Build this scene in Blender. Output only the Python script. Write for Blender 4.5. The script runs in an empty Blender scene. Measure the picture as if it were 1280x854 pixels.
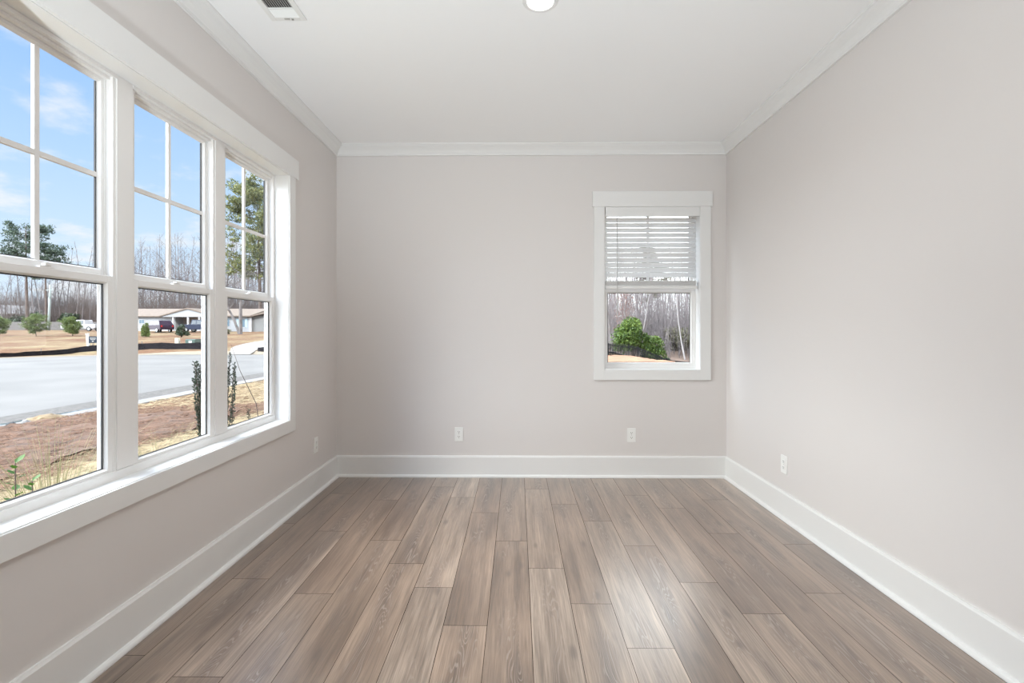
import bpy, bmesh, math, random
from mathutils import Vector, Matrix
R = math.radians
random.seed(7)
sc = bpy.context.scene
COL = sc.collection

# ------------------------------------------------------------------ camera
cam_d = bpy.data.cameras.new('camera')
cam_d.sensor_width = 36.0
cam_d.lens = 610.0 / 1280.0 * 36.0
cam_d.shift_y = -15.0 / 1280.0
cam_d.clip_start = 0.02
cam_d.clip_end = 1200
cam = bpy.data.objects.new('camera', cam_d)
COL.objects.link(cam)
cam.location = (0, 0, 1.22)
cam.rotation_euler = (R(90), 0, R(0.616))
sc.camera = cam

# ------------------------------------------------------------------ view
sc.view_settings.view_transform = 'Standard'
sc.view_settings.look = 'None'
sc.view_settings.exposure = 0.28
sc.view_settings.gamma = 1.0
sc.view_settings.use_curve_mapping = False
sc.cycles.max_bounces = 14
sc.cycles.diffuse_bounces = 8
sc.cycles.glossy_bounces = 4
sc.cycles.transmission_bounces = 8
sc.cycles.transparent_max_bounces = 24
sc.cycles.sample_clamp_indirect = 6.0
sc.cycles.caustics_reflective = False
sc.cycles.caustics_refractive = False

# ------------------------------------------------------------------ sky
SKY_FILL = 11.5        # sky lobe added out of view on the street side to light the room
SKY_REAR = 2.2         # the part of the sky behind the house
w = bpy.data.worlds.new('sky')
sc.world = w
w.use_nodes = True
nt = w.node_tree
nt.nodes.clear()
N = nt.nodes.new
L = nt.links.new


def math_node(t, op, a=None, b=None, c=None, clamp=False):
    n = t.nodes.new('ShaderNodeMath')
    n.operation = op
    n.use_clamp = clamp
    for i, v in enumerate((a, b, c)):
        if v is None:
            continue
        if isinstance(v, (int, float)):
            n.inputs[i].default_value = v
        else:
            t.links.new(v, n.inputs[i])
    return n.outputs[0]


def smooth(t, v, lo, hi, a=0.0, b=1.0):
    n = t.nodes.new('ShaderNodeMapRange')
    n.interpolation_type = 'SMOOTHSTEP'
    n.inputs['From Min'].default_value = lo
    n.inputs['From Max'].default_value = hi
    n.inputs['To Min'].default_value = a
    n.inputs['To Max'].default_value = b
    t.links.new(v, n.inputs['Value'])
    return n.outputs['Result']


def ramp(t, v, stops):
    n = t.nodes.new('ShaderNodeValToRGB')
    e = n.color_ramp.elements
    while len(e) < len(stops):
        e.new(0.5)
    for el, (p, c) in zip(e, stops):
        el.position = p
        el.color = (*c, 1)
    t.links.new(v, n.inputs['Fac'])
    return n.outputs['Color']


def mix(t, f, a, b, mode='MIX'):
    n = t.nodes.new('ShaderNodeMix')
    n.data_type = 'RGBA'
    n.blend_type = mode
    for s, v in ((n.inputs[0], f), (n.inputs[6], a), (n.inputs[7], b)):
        if isinstance(v, (int, float)):
            s.default_value = v
        elif isinstance(v, tuple):
            s.default_value = (*v, 1)
        else:
            t.links.new(v, s)
    return n.outputs[2]


tc = N('ShaderNodeTexCoord')
sep = N('ShaderNodeSeparateXYZ')
L(tc.outputs['Generated'], sep.inputs[0])
zc = math_node(nt, 'MAXIMUM', sep.outputs['Z'], 0.0)
base = ramp(nt, zc, [(0.0, (0.69, 0.78, 0.88)), (0.12, (0.57, 0.72, 0.90)), (0.26, (0.43, 0.62, 0.90)), (0.42, (0.29, 0.50, 0.87)), (0.6, (0.22, 0.43, 0.82)), (1.0, (0.16, 0.34, 0.75))])
den = math_node(nt, 'ADD', zc, 0.22)
cv = N('ShaderNodeCombineXYZ')
L(math_node(nt, 'DIVIDE', sep.outputs['X'], den), cv.inputs[0])
L(math_node(nt, 'DIVIDE', sep.outputs['Y'], den), cv.inputs[1])
cn = N('ShaderNodeTexNoise')
cn.inputs['Scale'].default_value = 2.3
cn.inputs['Detail'].default_value = 7
cn.inputs['Roughness'].default_value = 0.56
L(cv.outputs[0], cn.inputs['Vector'])
cf = smooth(nt, cn.outputs['Fac'], 0.48, 0.62, 0.0, 0.8)
skyc = mix(nt, cf, base, (0.80, 0.81, 0.84))
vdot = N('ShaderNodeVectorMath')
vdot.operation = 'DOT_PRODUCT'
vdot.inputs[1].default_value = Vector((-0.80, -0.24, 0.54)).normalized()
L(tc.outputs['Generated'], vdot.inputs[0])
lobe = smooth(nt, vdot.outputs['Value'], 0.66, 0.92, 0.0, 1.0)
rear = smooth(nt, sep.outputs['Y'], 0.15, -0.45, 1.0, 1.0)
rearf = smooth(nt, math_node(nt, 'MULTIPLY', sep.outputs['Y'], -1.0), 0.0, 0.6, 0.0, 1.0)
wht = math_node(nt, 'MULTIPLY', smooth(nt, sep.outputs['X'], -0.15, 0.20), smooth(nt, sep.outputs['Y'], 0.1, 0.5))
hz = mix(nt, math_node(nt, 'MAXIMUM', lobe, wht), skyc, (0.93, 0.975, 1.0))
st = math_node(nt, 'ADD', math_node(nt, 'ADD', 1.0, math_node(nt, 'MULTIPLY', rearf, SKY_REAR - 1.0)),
               math_node(nt, 'ADD', math_node(nt, 'MULTIPLY', lobe, SKY_FILL), math_node(nt, 'MULTIPLY', wht, 2.2)))
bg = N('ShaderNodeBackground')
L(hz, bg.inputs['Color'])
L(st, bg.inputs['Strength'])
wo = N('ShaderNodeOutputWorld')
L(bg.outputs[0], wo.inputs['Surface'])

# soft sun from behind the house
sl = bpy.data.lights.new('sun', 'SUN')
sl.energy = 4.6
sl.angle = R(9)
sl.color = (1.0, 0.95, 0.87)
so = bpy.data.objects.new('sun', sl)
COL.objects.link(so)
so.rotation_euler = Vector((-0.42, 0.70, -0.62)).to_track_quat('-Z', 'Y').to_euler()

# room dimensions
XL, XR, YB, YF, ZC = -1.504, 1.724, 4.043, -1.30, 2.743
WT = 0.145                       # wall thickness


def portal(name, loc, rot, sx, sy):
    d = bpy.data.lights.new(name, 'AREA')
    d.shape = 'RECTANGLE'
    d.size = sx
    d.size_y = sy
    d.cycles.is_portal = True
    o = bpy.data.objects.new(name, d)
    COL.objects.link(o)
    o.location = loc
    o.rotation_euler = rot


# sampling guides for the sky seen through the two openings (they give no light of their own)
portal('portal_street', (XL - 0.143, 2.268, 1.43), (0, R(-90), 0), 1.60, 1.82)
portal('portal_rear', (1.112, YB + 0.143, 1.56), (R(-90), 0, 0), 0.79, 1.34)


# ------------------------------------------------------------------ materials
def new_mat(name):
    m = bpy.data.materials.new(name)
    m.use_nodes = True
    t = m.node_tree
    b = t.nodes['Principled BSDF']
    return m, t, b


def flat(name, c, rough=0.5, metal=0.0, bump=0.0, scale=200.0, var=0.0, vscale=8.0, spec=0.5):
    m, t, b = new_mat(name)
    b.inputs['Roughness'].default_value = rough
    b.inputs['Metallic'].default_value = metal
    b.inputs['Specular IOR Level'].default_value = spec
    g = t.nodes.new('ShaderNodeNewGeometry')
    if var > 0:
        n = t.nodes.new('ShaderNodeTexNoise')
        n.inputs['Scale'].default_value = vscale
        n.inputs['Detail'].default_value = 5
        t.links.new(g.outputs['Position'], n.inputs['Vector'])
        col = ramp(t, n.outputs['Fac'], [(0.3, tuple(x * (1 - var) for x in c)), (0.7, tuple(min(1, x * (1 + var)) for x in c))])
        t.links.new(col, b.inputs['Base Color'])
    else:
        b.inputs['Base Color'].default_value = (*c, 1)
    if bump > 0:
        n = t.nodes.new('ShaderNodeTexNoise')
        n.inputs['Scale'].default_value = scale
        n.inputs['Detail'].default_value = 3
        t.links.new(g.outputs['Position'], n.inputs['Vector'])
        bp = t.nodes.new('ShaderNodeBump')
        bp.inputs['Strength'].default_value = bump
        bp.inputs['Distance'].default_value = 0.002
        t.links.new(n.outputs['Fac'], bp.inputs['Height'])
        t.links.new(bp.outputs[0], b.inputs['Normal'])
    return m


M = {}
M['wall'] = flat('wall_paint', (0.715, 0.685, 0.667), 0.6, bump=0.05, scale=260, spec=0.35)
M['ceiling'] = flat('ceiling_paint', (0.91, 0.915, 0.915), 0.8, bump=0.05, scale=220, spec=0.2)
M['trim'] = flat('trim_paint', (0.80, 0.80, 0.79), 0.35, spec=0.45)
M['vinyl'] = flat('window_vinyl', (0.84, 0.83, 0.815), 0.35)
M['gasket'] = flat('black_gasket', (0.02, 0.02, 0.02), 0.6)
M['plate'] = flat('outlet_plastic', (0.86, 0.86, 0.84), 0.3)
M['slot'] = flat('outlet_slot', (0.05, 0.045, 0.04), 0.5)
M['steel'] = flat('steel', (0.6, 0.6, 0.58), 0.3, metal=1.0)
M['vent'] = flat('vent_enamel', (0.82, 0.82, 0.80), 0.4)
M['dark'] = flat('dark_duct', (0.06, 0.06, 0.06), 0.8)

# clear window glass: straight through, with a Fresnel reflection
m, t, b = new_mat('window_glass')
t.nodes.remove(b)
tr = t.nodes.new('ShaderNodeBsdfTransparent')
tr.inputs[0].default_value = (0.97, 0.985, 0.98, 1)
gl = t.nodes.new('ShaderNodeBsdfGlossy')
gl.inputs['Roughness'].default_value = 0.0
fr = t.nodes.new('ShaderNodeFresnel')
fr.inputs['IOR'].default_value = 1.2
mx = t.nodes.new('ShaderNodeMixShader')
t.links.new(fr.outputs[0], mx.inputs[0])
t.links.new(tr.outputs[0], mx.inputs[1])
t.links.new(gl.outputs[0], mx.inputs[2])
t.links.new(mx.outputs[0], t.nodes['Material Output'].inputs['Surface'])
M['glass'] = m

# blind slats let some daylight through
m, t, b = new_mat('blind_slat')
b.inputs['Base Color'].default_value = (0.86, 0.86, 0.85, 1)
b.inputs['Roughness'].default_value = 0.4
tl = t.nodes.new('ShaderNodeBsdfTranslucent')
tl.inputs[0].default_value = (0.85, 0.86, 0.87, 1)
mx = t.nodes.new('ShaderNodeMixShader')
mx.inputs[0].default_value = 0.6
t.links.new(b.outputs[0], mx.inputs[1])
t.links.new(tl.outputs[0], mx.inputs[2])
t.links.new(mx.outputs[0], t.nodes['Material Output'].inputs['Surface'])
M['slat'] = m

# lamp lens
m, t, b = new_mat('lamp_lens')
b.inputs['Base Color'].default_value = (0.9, 0.9, 0.88, 1)
b.inputs['Emission Color'].default_value = (1.0, 0.95, 0.88, 1)
b.inputs['Emission Strength'].default_value = 14.0
M['lens'] = m

# wood plank floor: every plank carries its own random number in the 'plank' attribute and its own uv
m, t, b = new_mat('oak_plank')
at = t.nodes.new('ShaderNodeAttribute')
at.attribute_name = 'plank'
uv = t.nodes.new('ShaderNodeUVMap')
uv.uv_map = 'plank_uv'
seed = t.nodes.new('ShaderNodeSeparateColor')
t.links.new(at.outputs['Color'], seed.inputs[0])


def pl_noise(sx, sy, detail, rough=0.5, dist=0.0):
    mp = t.nodes.new('ShaderNodeVectorMath')
    mp.operation = 'MULTIPLY'
    mp.inputs[1].default_value = (sx, sy, 1)
    t.links.new(uv.outputs[0], mp.inputs[0])
    n = t.nodes.new('ShaderNodeTexNoise')
    n.noise_dimensions = '4D'
    n.inputs['Scale'].default_value = 1.0
    n.inputs['Detail'].default_value = detail
    n.inputs['Roughness'].default_value = rough
    n.inputs['Distortion'].default_value = dist
    t.links.new(mp.outputs[0], n.inputs['Vector'])
    t.links.new(math_node(t, 'MULTIPLY', seed.outputs[0], 57.0), n.inputs['W'])
    return n.outputs['Fac']


fine = pl_noise(210, 5, 4, 0.6)
mid = pl_noise(26, 1.6, 4, 0.6)
big = pl_noise(7, 1.3, 3, 0.5)
field = pl_noise(11.0, 1.15, 2.2, 0.5, 0.3)
rings = math_node(t, 'SINE', math_node(t, 'MULTIPLY', math_node(t, 'ADD', field, math_node(t, 'MULTIPLY', fine, 0.012)), 230.0))
ringm = smooth(t, rings, 0.45, 0.95)
# the cathedral figure shows mostly down the middle of a plank
sx_ = t.nodes.new('ShaderNodeSeparateXYZ')
t.links.new(uv.outputs[0], sx_.inputs[0])
wob = pl_noise(0.01, 2.2, 1.0)
cx = math_node(t, 'ABSOLUTE', math_node(t, 'ADD', math_node(t, 'SUBTRACT', sx_.outputs['X'], 0.0907), math_node(t, 'MULTIPLY', math_node(t, 'SUBTRACT', wob, 0.5), 0.16)))
core = smooth(t, cx, 0.055, 0.012)
core = math_node(t, 'MULTIPLY', core, smooth(t, pl_noise(2, 1.1, 1.0), 0.40, 0.58))
ringm = math_node(t, 'MULTIPLY', ringm, core)
tone = ramp(t, seed.outputs[1], [(0.0, (0.232, 0.157, 0.108)), (0.35, (0.264, 0.187, 0.133)), (0.7, (0.298, 0.218, 0.160)), (1.0, (0.342, 0.262, 0.200))])
g1 = ramp(t, mid, [(0.28, (0.55, 0.51, 0.48)), (0.47, (0.97, 0.965, 0.96)), (0.72, (1.34, 1.37, 1.40))])
g2 = ramp(t, fine, [(0.32, (0.60, 0.56, 0.53)), (0.62, (1.20, 1.20, 1.20))])
g3 = ramp(t, big, [(0.32, (0.62, 0.58, 0.55)), (0.64, (1.22, 1.24, 1.26))])
c = mix(t, 1.0, tone, g1, 'MULTIPLY')
c = mix(t, 1.0, c, g2, 'MULTIPLY')
c = mix(t, 1.0, c, g3, 'MULTIPLY')
cdark = mix(t, 1.0, c, (0.52, 0.46, 0.42), 'MULTIPLY')
c = mix(t, math_node(t, 'MULTIPLY', core, 0.75), c, cdark)
c = mix(t, math_node(t, 'MULTIPLY', ringm, 0.5), c, (0.44, 0.37, 0.32))
# knots
vo = t.nodes.new('ShaderNodeTexVoronoi')
vo.voronoi_dimensions = '3D'
vo.inputs['Scale'].default_value = 1.0
kv = t.nodes.new('ShaderNodeVectorMath')
kv.operation = 'MULTIPLY_ADD'
kv.inputs[1].default_value = (9, 3.4, 0)
t.links.new(uv.outputs[0], kv.inputs[0])
kc = t.nodes.new('ShaderNodeCombineXYZ')
t.links.new(math_node(t, 'MULTIPLY', seed.outputs[0], 91.0), kc.inputs[2])
t.links.new(kc.outputs[0], kv.inputs[2])
t.links.new(kv.outputs[0], vo.inputs['Vector'])
knot = smooth(t, math_node(t, 'ADD', vo.outputs['Distance'], math_node(t, 'MULTIPLY', math_node(t, 'SUBTRACT', mid, 0.5), 0.25)), 0.20, 0.03)
c = mix(t, math_node(t, 'MULTIPLY', knot, 0.6), c, (0.075, 0.048, 0.034))
t.links.new(c, b.inputs['Base Color'])
rr = t.nodes.new('ShaderNodeMapRange')
rr.inputs['To Min'].default_value = 0.30
rr.inputs['To Max'].default_value = 0.44
t.links.new(fine, rr.inputs['Value'])
t.links.new(rr.outputs[0], b.inputs['Roughness'])
b.inputs['Specular IOR Level'].default_value = 0.5
b.inputs['Coat Weight'].default_value = 1.0
b.inputs['Coat Roughness'].default_value = 0.29
b.inputs['Coat IOR'].default_value = 2.0
bp = t.nodes.new('ShaderNodeBump')
bp.inputs['Strength'].default_value = 0.12
bp.inputs['Distance'].default_value = 0.001
t.links.new(math_node(t, 'ADD', fine, ringm), bp.inputs['Height'])
t.links.new(bp.outputs[0], b.inputs['Normal'])
M['plank'] = m

# outdoors
M['road'] = flat('road_concrete', (0.134, 0.128, 0.121), 0.85, var=0.16, vscale=0.35, bump=0.3, scale=30)
M['curb'] = flat('curb_concrete', (0.19, 0.185, 0.18), 0.85, var=0.15, vscale=1.2, bump=0.3, scale=30)
M['gravel'] = flat('gravel_edge', (0.085, 0.077, 0.070), 0.9, var=0.4, vscale=12, bump=0.6, scale=25)
M['driveway'] = flat('driveway_concrete', (0.23, 0.215, 0.195), 0.8, var=0.08, vscale=0.6)
M['silt'] = flat('silt_fabric', (0.012, 0.011, 0.013), 0.95, var=0.4, vscale=2.0, spec=0.05)
M['sand'] = flat('tan_sand', (0.21, 0.17, 0.12), 0.9, var=0.2, vscale=4, bump=0.4, scale=20)
M['tanpile'] = flat('silt_pile', (0.20, 0.145, 0.085), 0.95, var=0.3, vscale=7, bump=0.6, scale=25)
M['water'] = flat('puddle_water', (0.10, 0.11, 0.11), 0.06)
M['mulch'] = flat('pine_mulch', (0.092, 0.050, 0.031), 0.95, var=0.45, vscale=5, bump=1.0, scale=40)
M['straw'] = flat('wheat_straw', (0.225, 0.168, 0.095), 0.9, var=0.35, vscale=6, bump=1.0, scale=40)
M['needle'] = flat('straw_needle', (0.128, 0.068, 0.041), 0.9, var=0.5, vscale=15)
M['strawbit'] = flat('straw_blade', (0.27, 0.21, 0.12), 0.85, var=0.3, vscale=15)
M['rockdark'] = flat('dark_stone', (0.035, 0.035, 0.036), 0.8, var=0.3, vscale=9)
M['litter'] = flat('leaf_litter', (0.125, 0.088, 0.068), 0.95, var=0.35, vscale=0.7, bump=0.8, scale=8)
M['clay'] = flat('red_clay', (0.26, 0.135, 0.075), 0.95, var=0.35, vscale=0.8, bump=0.8, scale=12)

m, t, b = new_mat('dormant_lawn')
g = t.nodes.new('ShaderNodeNewGeometry')
n1 = t.nodes.new('ShaderNodeTexNoise')
n1.inputs['Scale'].default_value = 0.16
n1.inputs['Detail'].default_value = 8
n1.inputs['Roughness'].default_value = 0.65
t.links.new(g.outputs['Position'], n1.inputs['Vector'])
n2 = t.nodes.new('ShaderNodeTexNoise')
n2.inputs['Scale'].default_value = 5
n2.inputs['Detail'].default_value = 6
t.links.new(g.outputs['Position'], n2.inputs['Vector'])
c = ramp(t, n1.outputs['Fac'], [(0.38, (0.120, 0.062, 0.038)), (0.50, (0.155, 0.102, 0.062)), (0.62, (0.205, 0.158, 0.095))])
c2 = ramp(t, n2.outputs['Fac'], [(0.3, (0.72, 0.70, 0.68)), (0.7, (1.2, 1.2, 1.18))])
t.links.new(mix(t, 1.0, c, c2, 'MULTIPLY'), b.inputs['Base Color'])
b.inputs['Roughness'].default_value = 0.95
b.inputs['Specular IOR Level'].default_value = 0.1
M['lawn'] = m

M['bark_grey'] = flat('grey_bark', (0.125, 0.112, 0.108), 0.9, var=0.3, vscale=1.5)
M['bark_pale'] = flat('pale_bark', (0.26, 0.245, 0.24), 0.9, var=0.2, vscale=1.5)
M['bark_haze'] = flat('mauve_grey_bark', (0.135, 0.118, 0.118), 0.9, var=0.4, vscale=0.4)
M['bark_pine'] = flat('pine_bark', (0.085, 0.062, 0.052), 0.9, var=0.3, vscale=1.5)
M['rust'] = flat('rust_leaves', (0.15, 0.062, 0.040), 0.8, var=0.3, vscale=2)


def leafmat(name, c1, c2, sc_=1.0, trans=0.25):
    m, t, b = new_mat(name)
    g = t.nodes.new('ShaderNodeNewGeometry')
    n = t.nodes.new('ShaderNodeTexNoise')
    n.inputs['Scale'].default_value = sc_
    n.inputs['Detail'].default_value = 3
    t.links.new(g.outputs['Position'], n.inputs['Vector'])
    rnd = g.outputs['Random Per Island']
    f = math_node(t, 'ADD', math_node(t, 'MULTIPLY', n.outputs['Fac'], 0.6), math_node(t, 'MULTIPLY', rnd, 0.4))
    c = ramp(t, f, [(0.3, c1), (0.7, c2)])
    t.links.new(c, b.inputs['Base Color'])
    b.inputs['Roughness'].default_value = 0.55
    tl = t.nodes.new('ShaderNodeBsdfTranslucent')
    t.links.new(c, tl.inputs[0])
    mx = t.nodes.new('ShaderNodeMixShader')
    mx.inputs[0].default_value = trans
    t.links.new(b.outputs[0], mx.inputs[1])
    t.links.new(tl.outputs[0], mx.inputs[2])
    t.links.new(mx.outputs[0], t.nodes['Material Output'].inputs['Surface'])
    return m


M['pine_far'] = leafmat('far_pine_needles', (0.035, 0.06, 0.045), (0.075, 0.11, 0.07), 0.4)
M['pine_near'] = leafmat('pine_needles', (0.045, 0.075, 0.035), (0.20, 0.20, 0.06), 0.35)
M['pine_small'] = leafmat('young_pine_needles', (0.07, 0.11, 0.03), (0.15, 0.19, 0.05), 1.5)
M['shrub_dark'] = leafmat('dark_evergreen', (0.02, 0.035, 0.02), (0.05, 0.075, 0.035), 1.2)
M['bush_green'] = leafmat('bright_bush_leaves', (0.035, 0.075, 0.015), (0.135, 0.20, 0.035), 0.9)
M['bush_olive'] = leafmat('olive_brush_leaves', (0.12, 0.12, 0.07), (0.19, 0.18, 0.11), 0.9)
M['holly'] = leafmat('holly_leaves', (0.012, 0.022, 0.014), (0.035, 0.055, 0.03), 6)
M['sprig'] = leafmat('sprig_leaves', (0.03, 0.085, 0.008), (0.07, 0.15, 0.015), 8)
M['grassblade'] = leafmat('grass_blades', (0.14, 0.15, 0.06), (0.30, 0.26, 0.13), 5)
M['stem'] = flat('brown_stem', (0.06, 0.04, 0.03), 0.8)

M['siding'] = flat('white_siding', (0.30, 0.31, 0.32), 0.8, spec=0.2)
M['sidingshade'] = flat('shaded_siding', (0.19, 0.19, 0.185), 0.8, spec=0.2)  # darker copy of the siding, carries the shade on the house's right face
M['roof'] = flat('tan_shingles', (0.155, 0.122, 0.098), 0.9, var=0.12, vscale=2)
M['housetrim'] = flat('house_trim', (0.36, 0.36, 0.36), 0.7)
M['houseglass'] = flat('house_window_glass', (0.10, 0.15, 0.19), 0.1)
M['shutter'] = flat('blue_shutter', (0.30, 0.42, 0.48), 0.6)
M['porch'] = flat('porch_wall', (0.30, 0.27, 0.24), 0.8)
M['fencegrey'] = flat('weathered_boards', (0.13, 0.12, 0.115), 0.9, var=0.3, vscale=3)
M['fenceblack'] = flat('black_pickets', (0.007, 0.0075, 0.009), 0.6, spec=0.2)
M['pole'] = flat('grey_pole', (0.25, 0.29, 0.28), 0.7)
M['white'] = flat('white_plastic', (0.42, 0.42, 0.40), 0.5)
M['cream'] = flat('cream_plastic', (0.44, 0.42, 0.33), 0.5)
M['xfmr'] = flat('transformer_green', (0.035, 0.065, 0.05), 0.5)
M['signdark'] = flat('sign_navy', (0.018, 0.028, 0.045), 0.4)
M['carwhite'] = flat('white_car_paint', (0.36, 0.36, 0.37), 0.3)
M['carpurple'] = flat('dark_plum_car_paint', (0.028, 0.016, 0.030), 0.45, spec=0.25)
M['carblue'] = flat('navy_truck_paint', (0.012, 0.018, 0.04), 0.45, spec=0.25)
M['carglass'] = flat('car_glass', (0.03, 0.04, 0.05), 0.05)
M['tyre'] = flat('black_tyre', (0.012, 0.012, 0.012), 0.8)
M['rim'] = flat('wheel_rim', (0.4, 0.4, 0.4), 0.3, metal=0.8)
M['taillight'] = flat('red_lamp', (0.35, 0.01, 0.01), 0.3)
M['hill'] = flat('wooded_hill', (0.11, 0.115, 0.125), 0.95, var=0.35, vscale=0.12)


# ------------------------------------------------------------------ mesh helpers
class MB:
    def __init__(self):
        self.v, self.f, self.mi = [], [], []
        self.cur = 0

    def face(self, pts):
        i = len(self.v)
        self.v += [tuple(p) for p in pts]
        self.f.append(tuple(range(i, i + len(pts))))
        self.mi.append(self.cur)

    def box(self, x0, x1, y0, y1, z0, z1, T=None):
        x0, x1 = sorted((x0, x1)); y0, y1 = sorted((y0, y1)); z0, z1 = sorted((z0, z1))
        p = [(x0, y0, z0), (x1, y0, z0), (x1, y1, z0), (x0, y1, z0), (x0, y0, z1), (x1, y0, z1), (x1, y1, z1), (x0, y1, z1)]
        fs = [(0, 3, 2, 1), (4, 5, 6, 7), (0, 1, 5, 4), (1, 2, 6, 5), (2, 3, 7, 6), (3, 0, 4, 7)]
        if T:
            p = [tuple(T(*q)) for q in p]
        i = len(self.v)
        self.v += p
        for f in fs:
            self.f.append(tuple(i + k for k in f))
            self.mi.append(self.cur)
        return self

    def prism(self, prof, a0, a1, T):
        """prof: closed list of (p, q); extruded from a0 to a1; T(p, q, a) gives the point."""
        n = len(prof)
        i = len(self.v)
        self.v += [tuple(T(p, q, a0)) for p, q in prof] + [tuple(T(p, q, a1)) for p, q in prof]
        for k in range(n):
            j = (k + 1) % n
            self.f.append((i + k, i + j, i + n + j, i + n + k)); self.mi.append(self.cur)
        self.f.append(tuple(i + k for k in reversed(range(n)))); self.mi.append(self.cur)
        self.f.append(tuple(i + n + k for k in range(n))); self.mi.append(self.cur)
        return self

    def tube(self, pts, rad, n=6, cap=True):
        pts = [Vector(p) for p in pts]
        i = len(self.v)
        m = len(pts)
        for k, p in enumerate(pts):
            d = (pts[min(k + 1, m - 1)] - pts[max(k - 1, 0)])
            if d.length < 1e-9:
                d = Vector((0, 0, 1))
            d.normalize()
            a = d.cross(Vector((0.31, 0.95, 0.05)) if abs(d.y) < 0.9 else Vector((1, 0, 0)))
            a.normalize()
            b_ = d.cross(a)
            r = rad[k] if isinstance(rad, (list, tuple)) else rad
            for q in range(n):
                an = 2 * math.pi * q / n
                self.v.append(tuple(p + a * (r * math.cos(an)) + b_ * (r * math.sin(an))))
        for k in range(m - 1):
            for q in range(n):
                s = (q + 1) % n
                self.f.append((i + k * n + q, i + k * n + s, i + (k + 1) * n + s, i + (k + 1) * n + q)); self.mi.append(self.cur)
        if cap:
            self.f.append(tuple(i + q for q in reversed(range(n)))); self.mi.append(self.cur)
            self.f.append(tuple(i + (m - 1) * n + q for q in range(n))); self.mi.append(self.cur)
        return self

    def build(self, name, mats, parent=None, org=(0, 0, 0), bevel=0.0, smooth=False, seg=2):
        me = bpy.data.meshes.new(name)
        o_ = Vector(org)
        me.from_pydata([tuple(Vector(p) - o_) for p in self.v], [], self.f)
        if not isinstance(mats, (list, tuple)):
            mats = [mats]
        for mm in mats:
            me.materials.append(mm)
        if len(mats) > 1:
            me.polygons.foreach_set('material_index', self.mi)
        if bevel > 0 or True:
            bm = bmesh.new()
            bm.from_mesh(me)
            if bevel > 0:
                bmesh.ops.bevel(bm, geom=[e for e in bm.edges], offset=bevel, segments=seg, affect='EDGES', profile=0.6)
            bm.to_mesh(me)
            bm.free()
        if smooth:
            me.polygons.foreach_set('use_smooth', [True] * len(me.polygons))
        me.update()
        o = bpy.data.objects.new(name, me)
        COL.objects.link(o)
        if parent is not None:
            o.parent = parent
        else:
            o.location = o_
        return o


def tag(o, label, cat, group=None, kind=None):
    o['label'] = label
    o['category'] = cat
    if group:
        o['group'] = group
    if kind:
        o['kind'] = kind
    return o


def empty(name, loc, label, cat, group=None, kind=None, rz=0.0):
    o = bpy.data.objects.new(name, None)
    o.empty_display_size = 0.1
    COL.objects.link(o)
    o.location = loc
    o.rotation_euler = (0, 0, rz)
    return tag(o, label, cat, group, kind)


def copy_tree(o, parent=None):
    c = o.copy()
    COL.objects.link(c)
    if parent is not None:
        c.parent = parent
    for ch in list(o.children):
        copy_tree(ch, c)
    return c


# ------------------------------------------------------------------ room shell
OPL = (1.358, 3.178, 0.625, 2.232)      # street window opening: y0, y1, z0, z1
OPB = (0.718, 1.506, 0.888, 2.232)      # rear window opening: x0, x1, z0, z1

# floor planks
fm = bpy.data.meshes.new('floor')
W_, LN, X0 = 0.1814, 1.2385, -0.668
joint = {-5: 3.05, -4: 3.612, -3: 2.94, -2: 3.482, -1: 2.815, 0: 3.775, 1: 2.303, 2: 3.247, 3: 2.813, 4: 3.732, 5: 3.412, 6: 3.111, 7: 2.76, 8: 2.362, 9: 3.344, 10: 2.932, 11: 3.51, 12: 2.788, 13: 3.2}
bm = bmesh.new()
uvl = bm.loops.layers.uv.new('plank_uv')
cl = bm.loops.layers.color.new('plank')
rf = random.Random(21)
for i in range(-5, 14):
    xa, xb = X0 + i * W_, X0 + (i + 1) * W_
    xa, xb = max(xa, XL), min(xb, XR)
    if xb - xa < 0.01:
        continue
    j = joint[i]
    while j > YF:
        j -= LN
    while j < YB:
        ya, yb = max(j, YF), min(j + LN, YB)
        j0 = j
        j += LN
        if yb - ya < 0.005:
            continue
        rc = (rf.random(), rf.random(), rf.random(), 1)
        g_ = 0.0010
        flip = rf.random() < 0.5

        def vv(x, y, z):
            return bm.verts.new((x, y, z))
        o2 = [vv(xa + g_, ya + g_, 0), vv(xb - g_, ya + g_, 0), vv(xb - g_, yb - g_, 0), vv(xa + g_, yb - g_, 0)]
        fs = [bm.faces.new(o2)]
        for f in fs:
            for lp in f.loops:
                co = lp.vert.co
                u_, v_ = co.x - (X0 + i * W_), co.y - j0
                if flip:
                    u_, v_ = W_ - u_, LN - v_
                lp[uvl].uv = (u_, v_)
                lp[cl] = rc
# dark underlay in the joints
base_f = bm.faces.new([bm.verts.new(p) for p in ((XL - WT, YF - WT, -0.002), (XR + WT, YF - WT, -0.002), (XR + WT, YB + WT, -0.002), (XL - WT, YB + WT, -0.002))])
base_f.material_index = 1
bot = bm.faces.new([bm.verts.new(p) for p in ((XL - WT, YF - WT, -0.2), (XL - WT, YB + WT, -0.2), (XR + WT, YB + WT, -0.2), (XR + WT, YF - WT, -0.2))])
bot.material_index = 1
bm.to_mesh(fm)
bm.free()
fm.materials.append(M['plank'])
fm.materials.append(flat('joint_underlay', (0.03, 0.02, 0.015), 0.9))
fo = bpy.data.objects.new('floor', fm)
COL.objects.link(fo)
tag(fo, 'greyish brown oak plank floor running toward the back wall', 'floor', kind='structure')

mb = MB()
mb.box(XL - WT, XR + WT, YF - WT, YB + WT, ZC, ZC + 0.2)
tag(mb.build('ceiling', M['ceiling']), 'smooth white painted ceiling', 'ceiling', kind='structure')

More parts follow.
